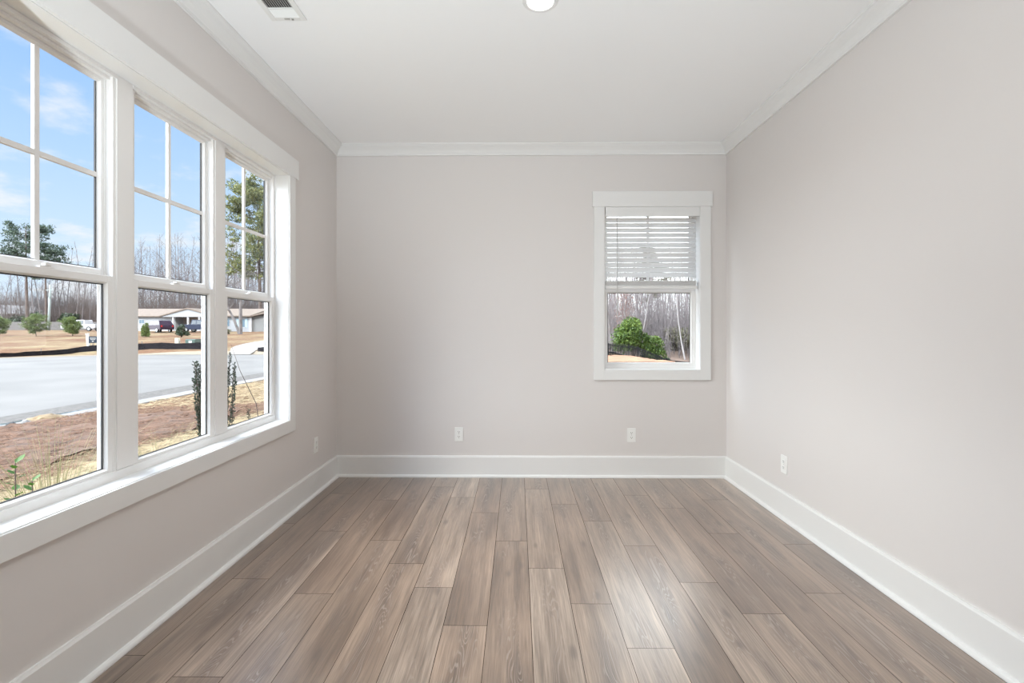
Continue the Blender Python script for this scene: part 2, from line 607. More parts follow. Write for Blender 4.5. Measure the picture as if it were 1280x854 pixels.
mb = MB()
y0, y1, z0, z1 = OPL
mb.box(XL - WT, XL, YF - WT, y0, -0.1, ZC + 0.05)
mb.box(XL - WT, XL, y1, YB + WT, -0.1, ZC + 0.05)
mb.box(XL - WT, XL, y0, y1, -0.1, z0)
mb.box(XL - WT, XL, y0, y1, z1, ZC + 0.05)
tag(mb.build('wall_left', M['wall']), 'light greige wall with the wide triple window', 'wall', kind='structure')
mb = MB()
x0, x1, z0, z1 = OPB
mb.box(XL, x0, YB, YB + WT, -0.1, ZC + 0.05)
mb.box(x1, XR, YB, YB + WT, -0.1, ZC + 0.05)
mb.box(x0, x1, YB, YB + WT, -0.1, z0)
mb.box(x0, x1, YB, YB + WT, z1, ZC + 0.05)
tag(mb.build('wall_back', M['wall']), 'light greige far wall with the small window and blind', 'wall', kind='structure')
mb = MB()
mb.box(XR, XR + WT, YF - WT, YB + WT, -0.1, ZC + 0.05)
tag(mb.build('wall_right', M['wall']), 'bare light greige wall opposite the triple window', 'wall', kind='structure')
mb = MB()
mb.box(XL, XR, YF - WT, YF, -0.1, ZC + 0.05)
tag(mb.build('wall_front', M['wall']), 'light greige wall behind the viewer', 'wall', kind='structure')

# crown moulding, one mitred run per wall
prof = [(0.0, 0.0), (0.072, 0.0), (0.072, 0.010), (0.066, 0.014), (0.060, 0.022), (0.045, 0.032), (0.030, 0.046), (0.020, 0.062), (0.014, 0.070), (0.014, 0.083), (0.0, 0.083)]
# p: out from the wall, q: down from the ceiling


def run(name, label, cat, prof, wall, zt, sign, mat, parent=None, org=(0, 0, 0)):
    """a mitred moulding run along one wall; sign -1 hangs down from zt, +1 stands up from zt"""
    mbr = MB()
    n = len(prof)
    ends = []
    for e in (0, 1):
        ring = []
        for p, q in prof:
            z = zt + sign * q
            if wall == 'left':
                ring.append((XL + p, (YF + p) if e == 0 else (YB - p), z))
            elif wall == 'right':
                ring.append((XR - p, (YF + p) if e == 0 else (YB - p), z))
            elif wall == 'back':
                ring.append(((XL + p) if e == 0 else (XR - p), YB - p, z))
            else:
                ring.append(((XL + p) if e == 0 else (XR - p), YF + p, z))
        ends.append(ring)
    mbr.v = ends[0] + ends[1]
    for k in range(n):
        j = (k + 1) % n
        mbr.f.append((k, j, n + j, n + k))
        mbr.mi.append(0)
    mbr.f.append(tuple(range(n))); mbr.mi.append(0)
    mbr.f.append(tuple(range(2 * n - 1, n - 1, -1))); mbr.mi.append(0)
    o = mbr.build(name, mat, parent, org)
    bmx = bmesh.new()
    bmx.from_mesh(o.data)
    bmesh.ops.recalc_face_normals(bmx, faces=bmx.faces)
    bmx.to_mesh(o.data)
    bmx.free()
    if label:
        tag(o, label, cat, kind='structure')
    return o


for k, (wl, lb) in enumerate((('left', 'white crown moulding above the triple window wall'), ('back', 'white crown moulding above the far wall'), ('right', 'white crown moulding above the bare wall'), ('front', 'white crown moulding behind the viewer'))):
    run('trim_%d' % (k + 1), lb, 'crown moulding', prof, wl, ZC, -1, M['trim'])
bprof = [(0.0, 0.0), (0.015, 0.0), (0.015, 0.163), (0.012, 0.169), (0.010, 0.175), (0.0, 0.175)]
sprof = [(0.015, 0.0), (0.033, 0.0), (0.033, 0.006), (0.030, 0.013), (0.024, 0.018), (0.015, 0.021)]
for wl, lb in (('left', 'tall white baseboard below the triple window'), ('back', 'tall white baseboard along the far wall'), ('right', 'tall white baseboard along the bare wall'), ('front', 'tall white baseboard behind the viewer')):
    bo = run('baseboard_' + wl, lb, 'baseboard', bprof, wl, 0.0, 1, M['trim'])
    run('shoe_molding', None, None, sprof, wl, 0.0, 1, M['trim'], bo)


# ------------------------------------------------------------------ windows
def TL(u, d, z):
    return (XL - d, u, z)


def TB(u, d, z):
    return (u, YB + d, z)


def flipfix(o):
    b2 = bmesh.new()
    b2.from_mesh(o.data)
    bmesh.ops.recalc_face_normals(b2, faces=b2.faces)
    b2.to_mesh(o.data)
    b2.free()
    return o


def casing(name, label, T, op, org, ear):
    u0, u1, z0, z1 = op
    e = empty(name, org, label, 'window trim', kind='structure')
    cw, ct = 0.080, 0.018
    if T is TB:
        cw = 0.085
    m1 = MB(); m1.box(u0 - cw, u0, -ct, 0, z0 - cw, z1, T)
    flipfix(m1.build('side_casing', M['trim'], e, org, bevel=0.0015))
    m1 = MB(); m1.box(u1, u1 + cw, -ct, 0, z0 - cw, z1, T)
    flipfix(m1.build('side_casing', M['trim'], e, org, bevel=0.0015))
    m1 = MB(); m1.box(u0, u1, -ct, 0, z0 - cw, z0, T)
    flipfix(m1.build('bottom_casing', M['trim'], e, org, bevel=0.0015))
    m1 = MB(); m1.box(u0 - cw - ear, u1 + cw + ear, -ct - 0.006, 0, z1, z1 + 0.126, T)
    flipfix(m1.build('head_casing', M['trim'], e, org, bevel=0.0015))
    # jamb liner boards
    jt, jd = 0.012, 0.141
    m1 = MB()
    m1.box(u0 + 0.004 - jt, u0 + 0.004, -0.010, jd, z0, z1, T)
    m1.box(u1 - 0.004, u1 - 0.004 + jt, -0.010, jd, z0, z1, T)
    m1.box(u0 - 0.004, u1 + 0.004, -0.010, jd, z1 - 0.004, z1 + 0.008, T)
    m1.box(u0 - 0.004, u1 + 0.004, -0.010, jd, z0 - 0.008, z0 + 0.004, T)
    flipfix(m1.build('jamb', M['trim'], e, org, bevel=0.001, seg=1))
    return e


def window_unit(name, label, T, u0, u1, z0, z1, org):
    """double hung unit: frame, upper sash with a two by two grid, lower sash of one pane"""
    e = empty(name, org, label, 'window', kind='structure')
    zm = (z0 + z1) / 2.0
    m1 = MB()
    fw = 0.014
    D0, D1 = 0.077, 0.141
    m1.box(u0, u0 + fw, D0 + 0.006, D1, z0, z1, T)
    m1.box(u1 - fw, u1, D0 + 0.006, D1, z0, z1, T)
    m1.box(u0, u1, D0, D1, z1 - 0.016, z1, T)
    m1.box(u0, u1, D0, D1, z0, z0 + 0.020, T)
    m1.box(u0, u1, D0, D0 + 0.007, z0 + 0.020, z0 + 0.034, T)      # sill lip
    for a, b_ in ((u0 + fw, u0 + fw + 0.007), (u1 - fw - 0.007, u1 - fw)):
        m1.box(a, b_, 0.110, 0.113, z0 + 0.02, z1 - 0.016, T)       # parting stop
        m1.box(a, b_, 0.1385, D1, z0 + 0.02, z1 - 0.016, T)           # blind stop
    m1.box(u0 + fw, u1 - fw, 0.094, 0.113, z1 - 0.028, z1 - 0.016, T)
    flipfix(m1.build('frame', M['vinyl'], e, org, bevel=0.0008, seg=1))

    def sash(nm, a0, a1, b0, b1, d0, d1, st, top, bottom):
        s = MB()
        s.box(a0, a0 + st, d0, d1, b0, b1, T)
        s.box(a1 - st, a1, d0, d1, b0, b1, T)
        s.box(a0 + st, a1 - st, d0, d1, b1 - top, b1, T)
        s.box(a0 + st, a1 - st, d0, d1, b0, b0 + bottom, T)
        o = flipfix(s.build(nm, M['vinyl'], e, org, bevel=0.001, seg=1))
        g0, g1, h0, h1 = a0 + st, a1 - st, b0 + bottom, b1 - top
        dm = d0 + 0.014
        # sloped glazing bead
        bd = MB()
        bw, bt = 0.006, 0.012
        for pts in (((g0, h0), (g0, h1), 1, 0), ((g1, h0), (g1, h1), -1, 0), ((g0, h0), (g1, h0), 0, 1), ((g0, h1), (g1, h1), 0, -1)):
            (pa, pb, su, sz) = pts
            du0 = (bw if su == 0 else 0)
            q = [T(pa[0], d0 + 0.001, pa[1]), T(pb[0], d0 + 0.001, pb[1]),
                 T(pb[0] + su * bw - (bw if su == 0 else 0), dm, pb[1] + sz * bw - (bw if sz == 0 else 0)),
                 T(pa[0] + su * bw + (bw if su == 0 else 0), dm, pa[1] + sz * bw + (bw if sz == 0 else 0))]
            bd.face(q)
        bd.build('glazing_bead', M['vinyl'], o, org)
        gk = MB()
        gb = 0.0035
        a, b2, c_, d_ = g0 + bw, g1 - bw, h0 + bw, h1 - bw
        gk.box(a, a + gb, dm - 0.001, dm + 0.006, c_, d_, T)
        gk.box(b2 - gb, b2, dm - 0.001, dm + 0.006, c_, d_, T)
        gk.box(a, b2, dm - 0.001, dm + 0.006, c_, c_ + gb * 0.6, T)
        if nm == 'lower_sash':
            gk.box(a, b2, dm - 0.001, dm + 0.006, d_ - gb, d_, T)
        flipfix(gk.build('gasket', M['gasket'], o, org))
        pn = MB()
        pn.face([T(g0 - 0.003, dm + 0.003, h0 - 0.003), T(g1 + 0.003, dm + 0.003, h0 - 0.003), T(g1 + 0.003, dm + 0.003, h1 + 0.003), T(g0 - 0.003, dm + 0.003, h1 + 0.003)])
        pn.build('pane', M['glass'], o, org)
        return o, (g0, g1, h0, h1, dm)
    # upper sash
    us, gi = sash('upper_sash', u0 + fw, u1 - fw, zm - 0.016, z1 - 0.018, 0.1135, 0.138, 0.020, 0.022, 0.040)
    g0, g1, h0, h1, dm = gi
    mu = MB()
    um, zq = (g0 + g1) / 2, (h0 + h1) / 2
    mu.box(um - 0.009, um + 0.009, dm - 0.003, dm + 0.009, h0, h1, T)
    mu.box(g0, um - 0.009, dm - 0.003, dm + 0.009, zq - 0.009, zq + 0.009, T)
    mu.box(um + 0.009, g1, dm - 0.003, dm + 0.009, zq - 0.009, zq + 0.009, T)
    flipfix(mu.build('muntin_grid', M['vinyl'], us, org))
    # lower sash
    ls, gi = sash('lower_sash', u0 + fw - 0.004, u1 - fw + 0.004, z0 + 0.021, zm, 0.0845, 0.1095, 0.026, 0.026, 0.024)
    lk = MB()
    um = (u0 + u1) / 2
    lk.box(um - 0.027, um + 0.027, 0.087, 0.109, zm, zm + 0.007, T)
    lk.box(um - 0.010, um + 0.012, 0.084, 0.102, zm + 0.007, zm + 0.016, T)
    flipfix(lk.build('sash_lock', M['vinyl'], ls, org, bevel=0.002))
    return e


orgL = (XL, 2.268, 0.545)
orgB = (1.112, YB, 0.80)
cs = casing('trim_5', 'flat white casing around the wide triple window', TL, OPL, orgL, 0.036)
MULL = 0.080
uw = (OPL[1] - OPL[0] - 0.008 - 2 * MULL) / 3.0
for k in range(2):
    a = OPL[0] + 0.004 + (k + 1) * uw + k * MULL
    mm = MB()
    mm.box(a, a + MULL, 0.078, 0.141, OPL[2] + 0.004 + 0.034, OPL[3] - 0.004, TL)
    flipfix(mm.build('mullion', M['vinyl'], cs, orgL, bevel=0.001, seg=1))
for k, lb in enumerate(('double hung window nearest the viewer in the triple window', 'middle double hung window of the triple window', 'double hung window of the triple window nearest the far corner')):
    a = OPL[0] + 0.004 + k * (uw + MULL)
    window_unit('window_%d' % (k + 1), lb, TL, a, a + uw, OPL[2] + 0.004, OPL[3] - 0.004, (XL, a + uw / 2, 0.625))
mm = MB()
mm.box(OPL[0] + 0.004, OPL[1] - 0.004, 0.0765, 0.0845, OPL[2] + 0.004, OPL[2] + 0.004 + 0.033, TL)
for k in range(2):
    a = OPL[0] + 0.004 + (k + 1) * uw + k * MULL
    mm.box(a, a + MULL, 0.0846, 0.141, OPL[2] + 0.004, OPL[2] + 0.004 + 0.033, TL)
flipfix(mm.build('frame_sill', M['vinyl'], cs, orgL))
casing('trim_6', 'flat white casing around the small far wall window', TB, OPB, orgB, 0.012)
window_unit('window_4', 'small double hung window in the far wall behind the blind', TB, OPB[0] + 0.004, OPB[1] - 0.004, OPB[2] + 0.004, OPB[3] - 0.004, (1.112, YB, 0.888))

# ------------------------------------------------------------------ blind
bx0, bx1 = 0.733, 1.497
bo = empty('window_blind', (1.112, YB, 2.23), 'white slatted blind pulled halfway up in the far wall window', 'blind')
og = (1.112, YB, 2.23)
mb = MB(); mb.box(0.728, 1.500, YB - 0.012, YB - 0.002, 2.153, 2.2275); mb.box(0.728, 1.500, YB - 0.014, YB - 0.002, 2.153, 2.160)
mb.build('valance', M['trim'], bo, og, bevel=0.001, seg=1)
mb = MB(); mb.box(bx0, bx1, YB + 0.002, YB + 0.055, 2.178, 2.226)
mb.build('headrail', M['vinyl'], bo, og, bevel=0.001, seg=1)


def slat(zc_, tilt, x0=bx0 + 0.003, x1=bx1 - 0.012):
    s = MB()
    wd, th = 0.05, 0.0026
    yc = YB + 0.033
    prof = []
    K = 6
    for k in range(K + 1):
        q = -wd / 2 + wd * k / K
        cr = 0.0028 * (1 - (2 * q / wd) ** 2)
        prof.append((q, cr))
    top = [(q, c_ + th / 2) for q, c_ in prof]
    bot = [(q, c_ - th / 2) for q, c_ in reversed(prof)]
    ca, sa = math.cos(tilt), math.sin(tilt)
    s.prism(top + bot, x0, x1, lambda p, q, a: (a, yc + p * ca - q * sa, zc_ + p * sa + q * ca))
    return s


for k in range(12):
    s = slat(2.130 - k * 0.0415, R(56))
    flipfix(s.build('slat', M['slat'], bo, og))
for k in range(9):
    s = slat(1.622 - k * 0.0042, R(0))
    flipfix(s.build('stacked_slat', M['trim'], bo, og))
mb = MB(); mb.box(bx0, bx1 - 0.009, YB + 0.010, YB + 0.056, 1.558, 1.583)
mb.build('bottom_rail', M['trim'], bo, og, bevel=0.004)
for xx in (0.865, 1.105, 1.355):
    mb = MB()
    mb.tube([(xx, YB + 0.010, 2.18), (xx, YB + 0.010, 1.60), (xx, YB + 0.012, 1.585)], 0.0012, 5)
    mb.tube([(xx, YB + 0.056, 2.18), (xx, YB + 0.056, 1.60)], 0.0012, 5)
    mb.build('ladder_cord', M['plate'], bo, og)
mb = MB()
mb.tube([(0.826, YB + 0.006, 2.165), (0.826, YB + 0.001, 2.13), (0.827, YB - 0.001, 1.36)], [0.002, 0.0035, 0.0035], 6)
mb.tube([(0.827, YB - 0.001, 1.36), (0.827, YB - 0.001, 1.335), (0.827, YB - 0.001, 1.325)], [0.0035, 0.005, 0.003], 8)
mb.build('tilt_wand', flat('wand_plastic', (0.5, 0.5, 0.49), 0.3), bo, og)


# ------------------------------------------------------------------ outlets
def outlet(T, u, z, label, org):
    e = empty('power_outlet', org, label, 'outlet', 'duplex outlets along the walls')
    p = MB()
    p.box(u - 0.035, u + 0.035, -0.006, 0.0, z - 0.0575, z + 0.0575, T)
    flipfix(p.build('wall_plate', M['plate'], e, org, bevel=0.0025))
    for s in (-1, 1):
        zc_ = z + s * 0.0195
        r = MB()
        pr = [(0.0165 * math.cos(a), 0.0145 * max(-0.82, min(0.82, math.sin(a)))) for a in [2 * math.pi * k / 20 for k in range(20)]]
        r.prism(pr, -0.0085, -0.004, lambda p_, q_, a: T(u + p_, a, zc_ + q_))
        ro = flipfix(r.build('receptacle', M['plate'], e, org))
        sl_ = MB()
        sl_.box(u - 0.0075, u - 0.0050, -0.0088, -0.006, zc_ - 0.002, zc_ + 0.007, T)
        sl_.box(u + 0.0050, u + 0.0075, -0.0088, -0.006, zc_ - 0.001, zc_ + 0.006, T)
        sl_.box(u - 0.0025, u + 0.0025, -0.0088, -0.006, zc_ - 0.0095, zc_ - 0.005, T)
        flipfix(sl_.build('slot', M['slot'], ro, org))
    sc_ = MB()
    sc_.prism([(0.0032 * math.cos(a), 0.0032 * math.sin(a)) for a in [2 * math.pi * k / 10 for k in range(10)]], -0.0072, -0.004, lambda p_, q_, a: T(u + p_, a, z + q_))
    flipfix(sc_.build('screw', M['steel'], e, org))


def TR(u, d, z):
    return (XR + d, u, z)


outlet(TB, -0.483, 0.352, 'white outlet on the far wall across from the dark floor edge', (-0.483, YB, 0.352))
outlet(TB, 0.943, 0.348, 'white outlet on the far wall below the small window', (0.943, YB, 0.348))
outlet(TR, 3.166, 0.350, 'white outlet on the bare wall opposite the triple window', (XR, 3.166, 0.350))
outlet(TL, 3.622, 0.360, 'white outlet on the triple window wall near the corner', (XL, 3.622, 0.360))

# ------------------------------------------------------------------ ceiling register
og = (-1.115, 2.22, ZC)
ve = empty('air_vent', og, 'white louvred air register on the ceiling above the triple window', 'vent')
vx0, vx1, vy0, vy1 = -1.205, -1.032, 2.06, 2.386
mb = MB()
bw = 0.026
zt, zb = ZC, ZC - 0.007
mb.box(vx0, vx0 + bw, vy0, vy1, zb, zt); mb.box(vx1 - bw, vx1, vy0, vy1, zb, zt)
mb.box(vx0 + bw, vx1 - bw, vy0, vy0 + bw, zb, zt); mb.box(vx0 + bw, vx1 - bw, vy1 - bw, vy1, zb, zt)
mb.box(vx0 + bw, vx1 - bw, 2.292, 2.300, zb, zt)
mb.box(vx0 + bw, vx1 - bw, 2.146, 2.154, zb, zt)
mb.build('face_frame', M['vent'], ve, og, bevel=0.002)
mb = MB(); mb.box(vx0 + bw, vx1 - bw, vy0 + bw, vy1 - bw, ZC - 0.0008, ZC + 0.0002)
mb.build('duct_opening', M['dark'], ve, og)
lv = MB()
n = 11
for k in range(n):
    x = vx0 + bw + (vx1 - vx0 - 2 * bw) * (k + 0.5) / n
    lv.prism([(0.0022, -0.0062), (0.0034, -0.0062), (-0.0018, 0.0), (-0.0030, 0.0)], 2.154, 2.292, lambda p, q, a: (x + p, a, ZC + q))
flipfix(lv.build('centre_louvres', M['vent'], ve, og))
for ya, yb, sg in ((2.300, 2.360, -1), (2.086, 2.146, 1)):
    lv = MB()
    for k in range(5):
        y = ya + (yb - ya) * (k + 0.5) / 5
        lv.prism([(-0.0052 * sg, -0.0062), (-0.0040 * sg, -0.0062), (0.0040 * sg, 0.0), (0.0028 * sg, 0.0)], vx0 + bw, vx1 - bw, lambda p, q, a: (a, y + p, ZC + q))
    flipfix(lv.build('end_louvres', M['vent'], ve, og))
mb = MB(); mb.box(-1.135, -1.110, 2.364, 2.372, ZC - 0.0095, ZC - 0.0065); mb.box(-1.100, -1.092, 2.366, 2.374, ZC - 0.013, ZC - 0.0065)
mb.build('damper_lever', M['steel'], ve, og)

# ------------------------------------------------------------------ recessed lights
def can(x, y, label, power):
    og = (x, y, ZC)
    e = empty('recessed_light', og, label, 'ceiling light', 'recessed lights in the ceiling')
    K = 40
    rg = MB()
    prof = [(0.058, -0.001), (0.062, -0.006), (0.078, -0.005), (0.084, 0.0), (0.058, 0.0)]
    for k in range(K):
        a0, a1 = 2 * math.pi * k / K, 2 * math.pi * (k + 1) / K
        for q in range(len(prof) - 1):
            (r0, h0), (r1, h1) = prof[q], prof[q + 1]
            rg.face([(x + r0 * math.cos(a0), y + r0 * math.sin(a0), ZC + h0), (x + r0 * math.cos(a1), y + r0 * math.sin(a1), ZC + h0),
                     (x + r1 * math.cos(a1), y + r1 * math.sin(a1), ZC + h1), (x + r1 * math.cos(a0), y + r1 * math.sin(a0), ZC + h1)])
    rg.build('trim_ring', M['trim'], e, og)
    ln = MB()
    ln.face([(x + 0.059 * math.cos(-2 * math.pi * k / K), y + 0.059 * math.sin(-2 * math.pi * k / K), ZC - 0.003) for k in range(K)])
    ln.build('lens', M['lens'], e, og)
    d = bpy.data.lights.new('lamp', 'AREA')
    d.shape = 'DISK'
    d.size = 0.115
    d.energy = power
    d.color = (1.0, 0.97, 0.93)
    o = bpy.data.objects.new('lamp', d)
    COL.objects.link(o)
    o.parent = e
    o.location = (0, 0, -0.006)


can(0.107, 2.262, 'bright round recessed light in the middle of the ceiling', 6.0)
can(0.107, -0.35, 'added round recessed fill light in the ceiling behind the viewer', 6.0)  # extra fixture added out of view for more fill light


# ------------------------------------------------------------------ fill uplight added behind the viewer to brighten the ceiling
og = (-0.80, -0.95, 0.0)
e = empty('fill_uplight', og, 'added low fill uplight on the floor behind the viewer', 'lamp')
mb = MB(); mb.tube([(og[0], og[1], 0.0), (og[0], og[1], 0.022), (og[0], og[1], 0.028)], [0.14, 0.14, 0.12], 28)
mb.build('base', M['trim'], e, og)
mb = MB(); mb.tube([(og[0], og[1], 0.02), (og[0], og[1], 0.40)], 0.012, 12)
mb.build('pole', M['steel'], e, og, smooth=True)
mb = MB(); mb.tube([(og[0], og[1], 0.39), (og[0], og[1], 0.42), (og[0], og[1], 0.48), (og[0], og[1], 0.54)], [0.02, 0.09, 0.15, 0.18], 28, cap=False)
mb.build('bowl_shade', M['trim'], e, og, smooth=True)
d = bpy.data.lights.new('lamp', 'SPOT')
d.energy = 400.0
d.spot_size = R(92)
d.spot_blend = 1.0
d.shadow_soft_size = 0.08
d.color = (0.86, 0.95, 1.0)
o = bpy.data.objects.new('lamp', d)
COL.objects.link(o)
o.parent = e
o.location = (0, 0, 0.55)
o.rotation_euler = (Vector((-0.25, 1.15, ZC)) - Vector((og[0], og[1], 0.55))).to_track_quat('-Z', 'Y').to_euler()

# ------------------------------------------------------------------ land
def sstep(x, a, b_):
    t_ = max(0.0, min(1.0, (x - a) / (b_ - a)))
    return t_ * t_ * (3 - 2 * t_)


def front_h(x, y):
    near = -0.42 - 0.32 * max(0.0, min(1.0, (-x - 3.0) / 7.2))
    s = max(0.0, y - 37.5)
    far = -0.74 + 0.27 * sstep(s, 0, 2.5) + 0.0375 * min(s, 37) + 0.006 * max(0, s - 37)
    return near if y < 20 else (near * (1 - sstep(y, 20, 37.5)) + far * sstep(y, 20, 37.5))


def back_h(x, y):
    h = -0.42 - 0.0195 * max(0, min(y - 4, 40))
    h -= 1.75 * sstep(x, 9.3, 15.5) * sstep(y, 25, 40) * (1 - sstep(y, 50, 62))
    if y > 50:
        h += 0.012 * (y - 50) + 0.03 * max(0, y - 66)
    return h


def H(x, y):
    k = sstep(x, -12, 2) if y > 6 else (1.0 if x > 0 else 0.0)
    return front_h(x, y) * (1 - k) + back_h(x, y) * k


def axis(stops):
    out = []
    for (a, b_, n_) in stops:
        out += [a + (b_ - a) * k / n_ for k in range(n_)]
    out.append(stops[-1][1])
    return out


xs = axis([(-230, -60, 12), (-60, -10, 50), (-10, -1.7, 42), (-1.7, 1.9, 4), (1.9, 60, 40)])
ys = axis([(-30, 0, 15), (0, 20, 60), (20, 60, 60), (60, 120, 40), (120, 300, 18)])
mb = MB()
rz = random.Random(3)
nx = len(xs)
for y in ys:
    for x in xs:
        inh = (-1.69 < x < 1.91 and YF - 0.2 < y < YB + 0.2)
        j = rz.uniform(-1, 1) * (0.012 if abs(x) < 15 and y < 25 else 0.05)
        onroad = x < -8 and y < 38.5
        mb.v.append((x, y, H(x, y) + (0 if onroad else j) - (0.05 if inh else 0)))
for q in range(len(ys) - 1):
    for p in range(nx - 1):
        a = q * nx + p
        mb.f.append((a, a + 1, a + nx + 1, a + nx)); mb.mi.append(0)
tag(mb.build('lawn', M['lawn'], smooth=True), 'tan dormant grass land rising beyond the street', 'lawn', kind='structure')


def drape(name, label, cat, poly_fn, xr, yr, step, lift, mat, kind='structure', bump=0.0):
    """a sheet that follows the land where poly_fn(x, y) is true"""
    m1 = MB()
    rr_ = random.Random(5)
    nxs = int((xr[1] - xr[0]) / step) + 1
    nys = int((yr[1] - yr[0]) / step) + 1
    idx = {}

    def vid(i, j):
        if (i, j) not in idx:
            x, y = xr[0] + i * step, yr[0] + j * step
            idx[(i, j)] = len(m1.v)
            m1.v.append((x, y, H(x, y) + lift + rr_.uniform(0, bump)))
        return idx[(i, j)]
    for i in range(nxs):
        for j in range(nys):
            x, y = xr[0] + (i + 0.5) * step, yr[0] + (j + 0.5) * step
            if poly_fn(x, y):
                m1.f.append((vid(i, j), vid(i + 1, j), vid(i + 1, j + 1), vid(i, j + 1))); m1.mi.append(0)
    o = m1.build(name, mat, smooth=True)
    return tag(o, label, cat, kind=kind)


# the street: straight near edge, far edge curving round
def road_far(x):
    if x > -25:
        return 37.3
    return 37.3 - 0.055 * (x + 25) ** 2 * (1 if x > -33 else 1.0)


ROADX = -11.15
m1 = MB()
nyr = 60
cols = [ROADX - 0.75 * k for k in range(0, 36)]
for a, b_ in zip(cols[:-1], cols[1:]):
    ta, tb = road_far(a), road_far(b_)
    for k in range(nyr):
        def yy(t_, k_):
            return -10 + (t_ + 10) * k_ / nyr
        m1.face([(b_, yy(tb, k), H(b_, yy(tb, k)) + 0.03), (a, yy(ta, k), H(a, yy(ta, k)) + 0.03), (a, yy(ta, k + 1), H(a, yy(ta, k + 1)) + 0.03), (b_, yy(tb, k + 1), H(b_, yy(tb, k + 1)) + 0.03)])
road = m1.build('road', M['road'])
tag(road, 'pale grey street sweeping past the house', 'road', kind='structure')
mb = MB()
for k in range(60):
    ya, yb = -4 + k * 0.7, -4 + (k + 1) * 0.7
    za, zb_ = H(-10.8, ya), H(-10.8, yb)
    mb.face([(-11.35, ya, za + 0.036), (-10.2, ya, za + 0.036), (-10.2, yb, zb_ + 0.036), (-11.35, yb, zb_ + 0.036)])
tag(mb.build('trim_7', M['gravel']), 'brownish gravel washed along the near street edge', 'gravel edge', kind='structure')
mb = MB()
for k in range(48):
    ya, yb = -4 + k * 0.8, -4 + (k + 1) * 0.8
    if yb > 34:
        break
    z = H(-10.0, (ya + yb) / 2)
    mb.box(-10.25, -9.85, ya, yb + 0.002, z - 0.1, z + 0.035)
    mb.box(-9.85, -9.70, ya, yb + 0.002, z - 0.1, z + 0.042)
tag(mb.build('curb', M['curb']), 'pale concrete curb and gutter on the near side of the street', 'curb', kind='structure')
# pale tan strip between street and slope
mb = MB()
for a, b_ in zip(cols[:-1], cols[1:]):
    for s in range(3):
        q = []
        for x, e_ in ((b_, s), (a, s), (a, s + 1), (b_, s + 1)):
            y = road_far(x) + e_ * 0.55 - 0.15
            q.append((x, y, H(x, y) + 0.045))
        mb.face(q)
tag(mb.build('trim_8', M['sand']), 'sandy strip along the far edge of the street', 'sand strip', kind='structure')

# mulch bed and straw strip next to the house
drape('mulch_bed', 'reddish brown pine straw bed between house and street', 'mulch', lambda x, y: -9.65 + 0.1 * math.sin(y * 2) < x < -5.6 - 0.25 * math.sin(y * 1.3) and 2 < y < 11.2 + x * 0.15, (-9.8, -4.8), (1.5, 16), 0.16, 0.045, M['mulch'], bump=0.09)
drape('straw_bed', 'yellow straw strewn on the ground below the triple window', 'straw', lambda x, y: -5.9 < x < -1.75 and 0.5 < y < 9.4 + 0.5 * math.sin(x * 2), (-6.0, -1.7), (0.5, 10), 0.15, 0.02, M['straw'], bump=0.05)


def strands(name, label, cat, n_, area, ln_, wd, mat, zoff, accept=None):
    m1 = MB()
    rr_ = random.Random(n_)
    for _ in range(n_):
        x, y = rr_.uniform(area[0], area[1]), rr_.uniform(area[2], area[3])
        if accept and not accept(x, y):
            continue
        a = rr_.uniform(0, math.pi)
        l = rr_.uniform(*ln_) / 2
        z = H(x, y) + zoff + rr_.uniform(0, 0.05)
        dx, dy = math.cos(a) * l, math.sin(a) * l
        px_, py_ = -math.sin(a) * wd, math.cos(a) * wd
        dz = rr_.uniform(-0.3, 0.3) * l
        m1.face([(x - dx - px_, y - dy - py_, z - dz), (x + dx - px_, y + dy - py_, z + dz), (x + dx + px_, y + dy + py_, z + dz + wd), (x - dx + px_, y - dy + py_, z - dz + wd)])
    return tag(m1.build(name, mat), label, cat, kind='stuff')


strands('pine_straw', 'loose reddish pine needles covering the mulch bed', 'pine straw', 20000, (-9.5, -5.3, 3, 11), (0.07, 0.18), 0.0032, M['needle'], 0.06)
strands('wheat_straw', 'loose yellow straw stalks below the triple window', 'straw', 7000, (-6.0, -1.8, 0.8, 9.5), (0.12, 0.32), 0.004, M['strawbit'], 0.03)
strands('dry_grass', 'short dry tan grass beyond the pine straw bed', 'grass', 7000, (-9.6, -3.0, 4.5, 20), (0.1, 0.3), 0.006, M['strawbit'], 0.02, lambda x, y: y > 10.2 + x * 0.15 or x > -5.3)

# silted gutter
mb = MB()
pts = [(-10.55, 7.0), (-10.50, 9.6), (-10.40, 12.2), (-9.88, 12.6), (-9.9, 8.2), (-10.0, 7.0)]
mb.face([(x, y, -0.695) for x, y in pts])
tag(mb.build('puddle', M['water']), 'shallow rainwater lying in the gutter of the curb', 'puddle')


def lump(name, label, cat, c_, rx, ry, rz_, mat, seed_, nz=0.25, group=None):
    bmx = bmesh.new()
    bmesh.ops.create_icosphere(bmx, subdivisions=4, radius=1.0)
    rr_ = random.Random(seed_)
    off = Vector((rr_.uniform(0, 50),) * 3)
    from mathutils import noise
    for v in bmx.verts:
        k = 1 + nz * noise.noise(v.co * 2.2 + off) + nz * 0.4 * noise.noise(v.co * 6 + off)
        v.co = Vector((v.co.x * rx * k, v.co.y * ry * k, max(-0.3, v.co.z) * rz_ * k))
    me = bpy.data.meshes.new(name)
    bmx.to_mesh(me)
    bmx.free()
    me.materials.append(mat)
    me.polygons.foreach_set('use_smooth', [True] * len(me.polygons))
    o = bpy.data.objects.new(name, me)
    COL.objects.link(o)
    o.location = c_
    return tag(o, label, cat, group)


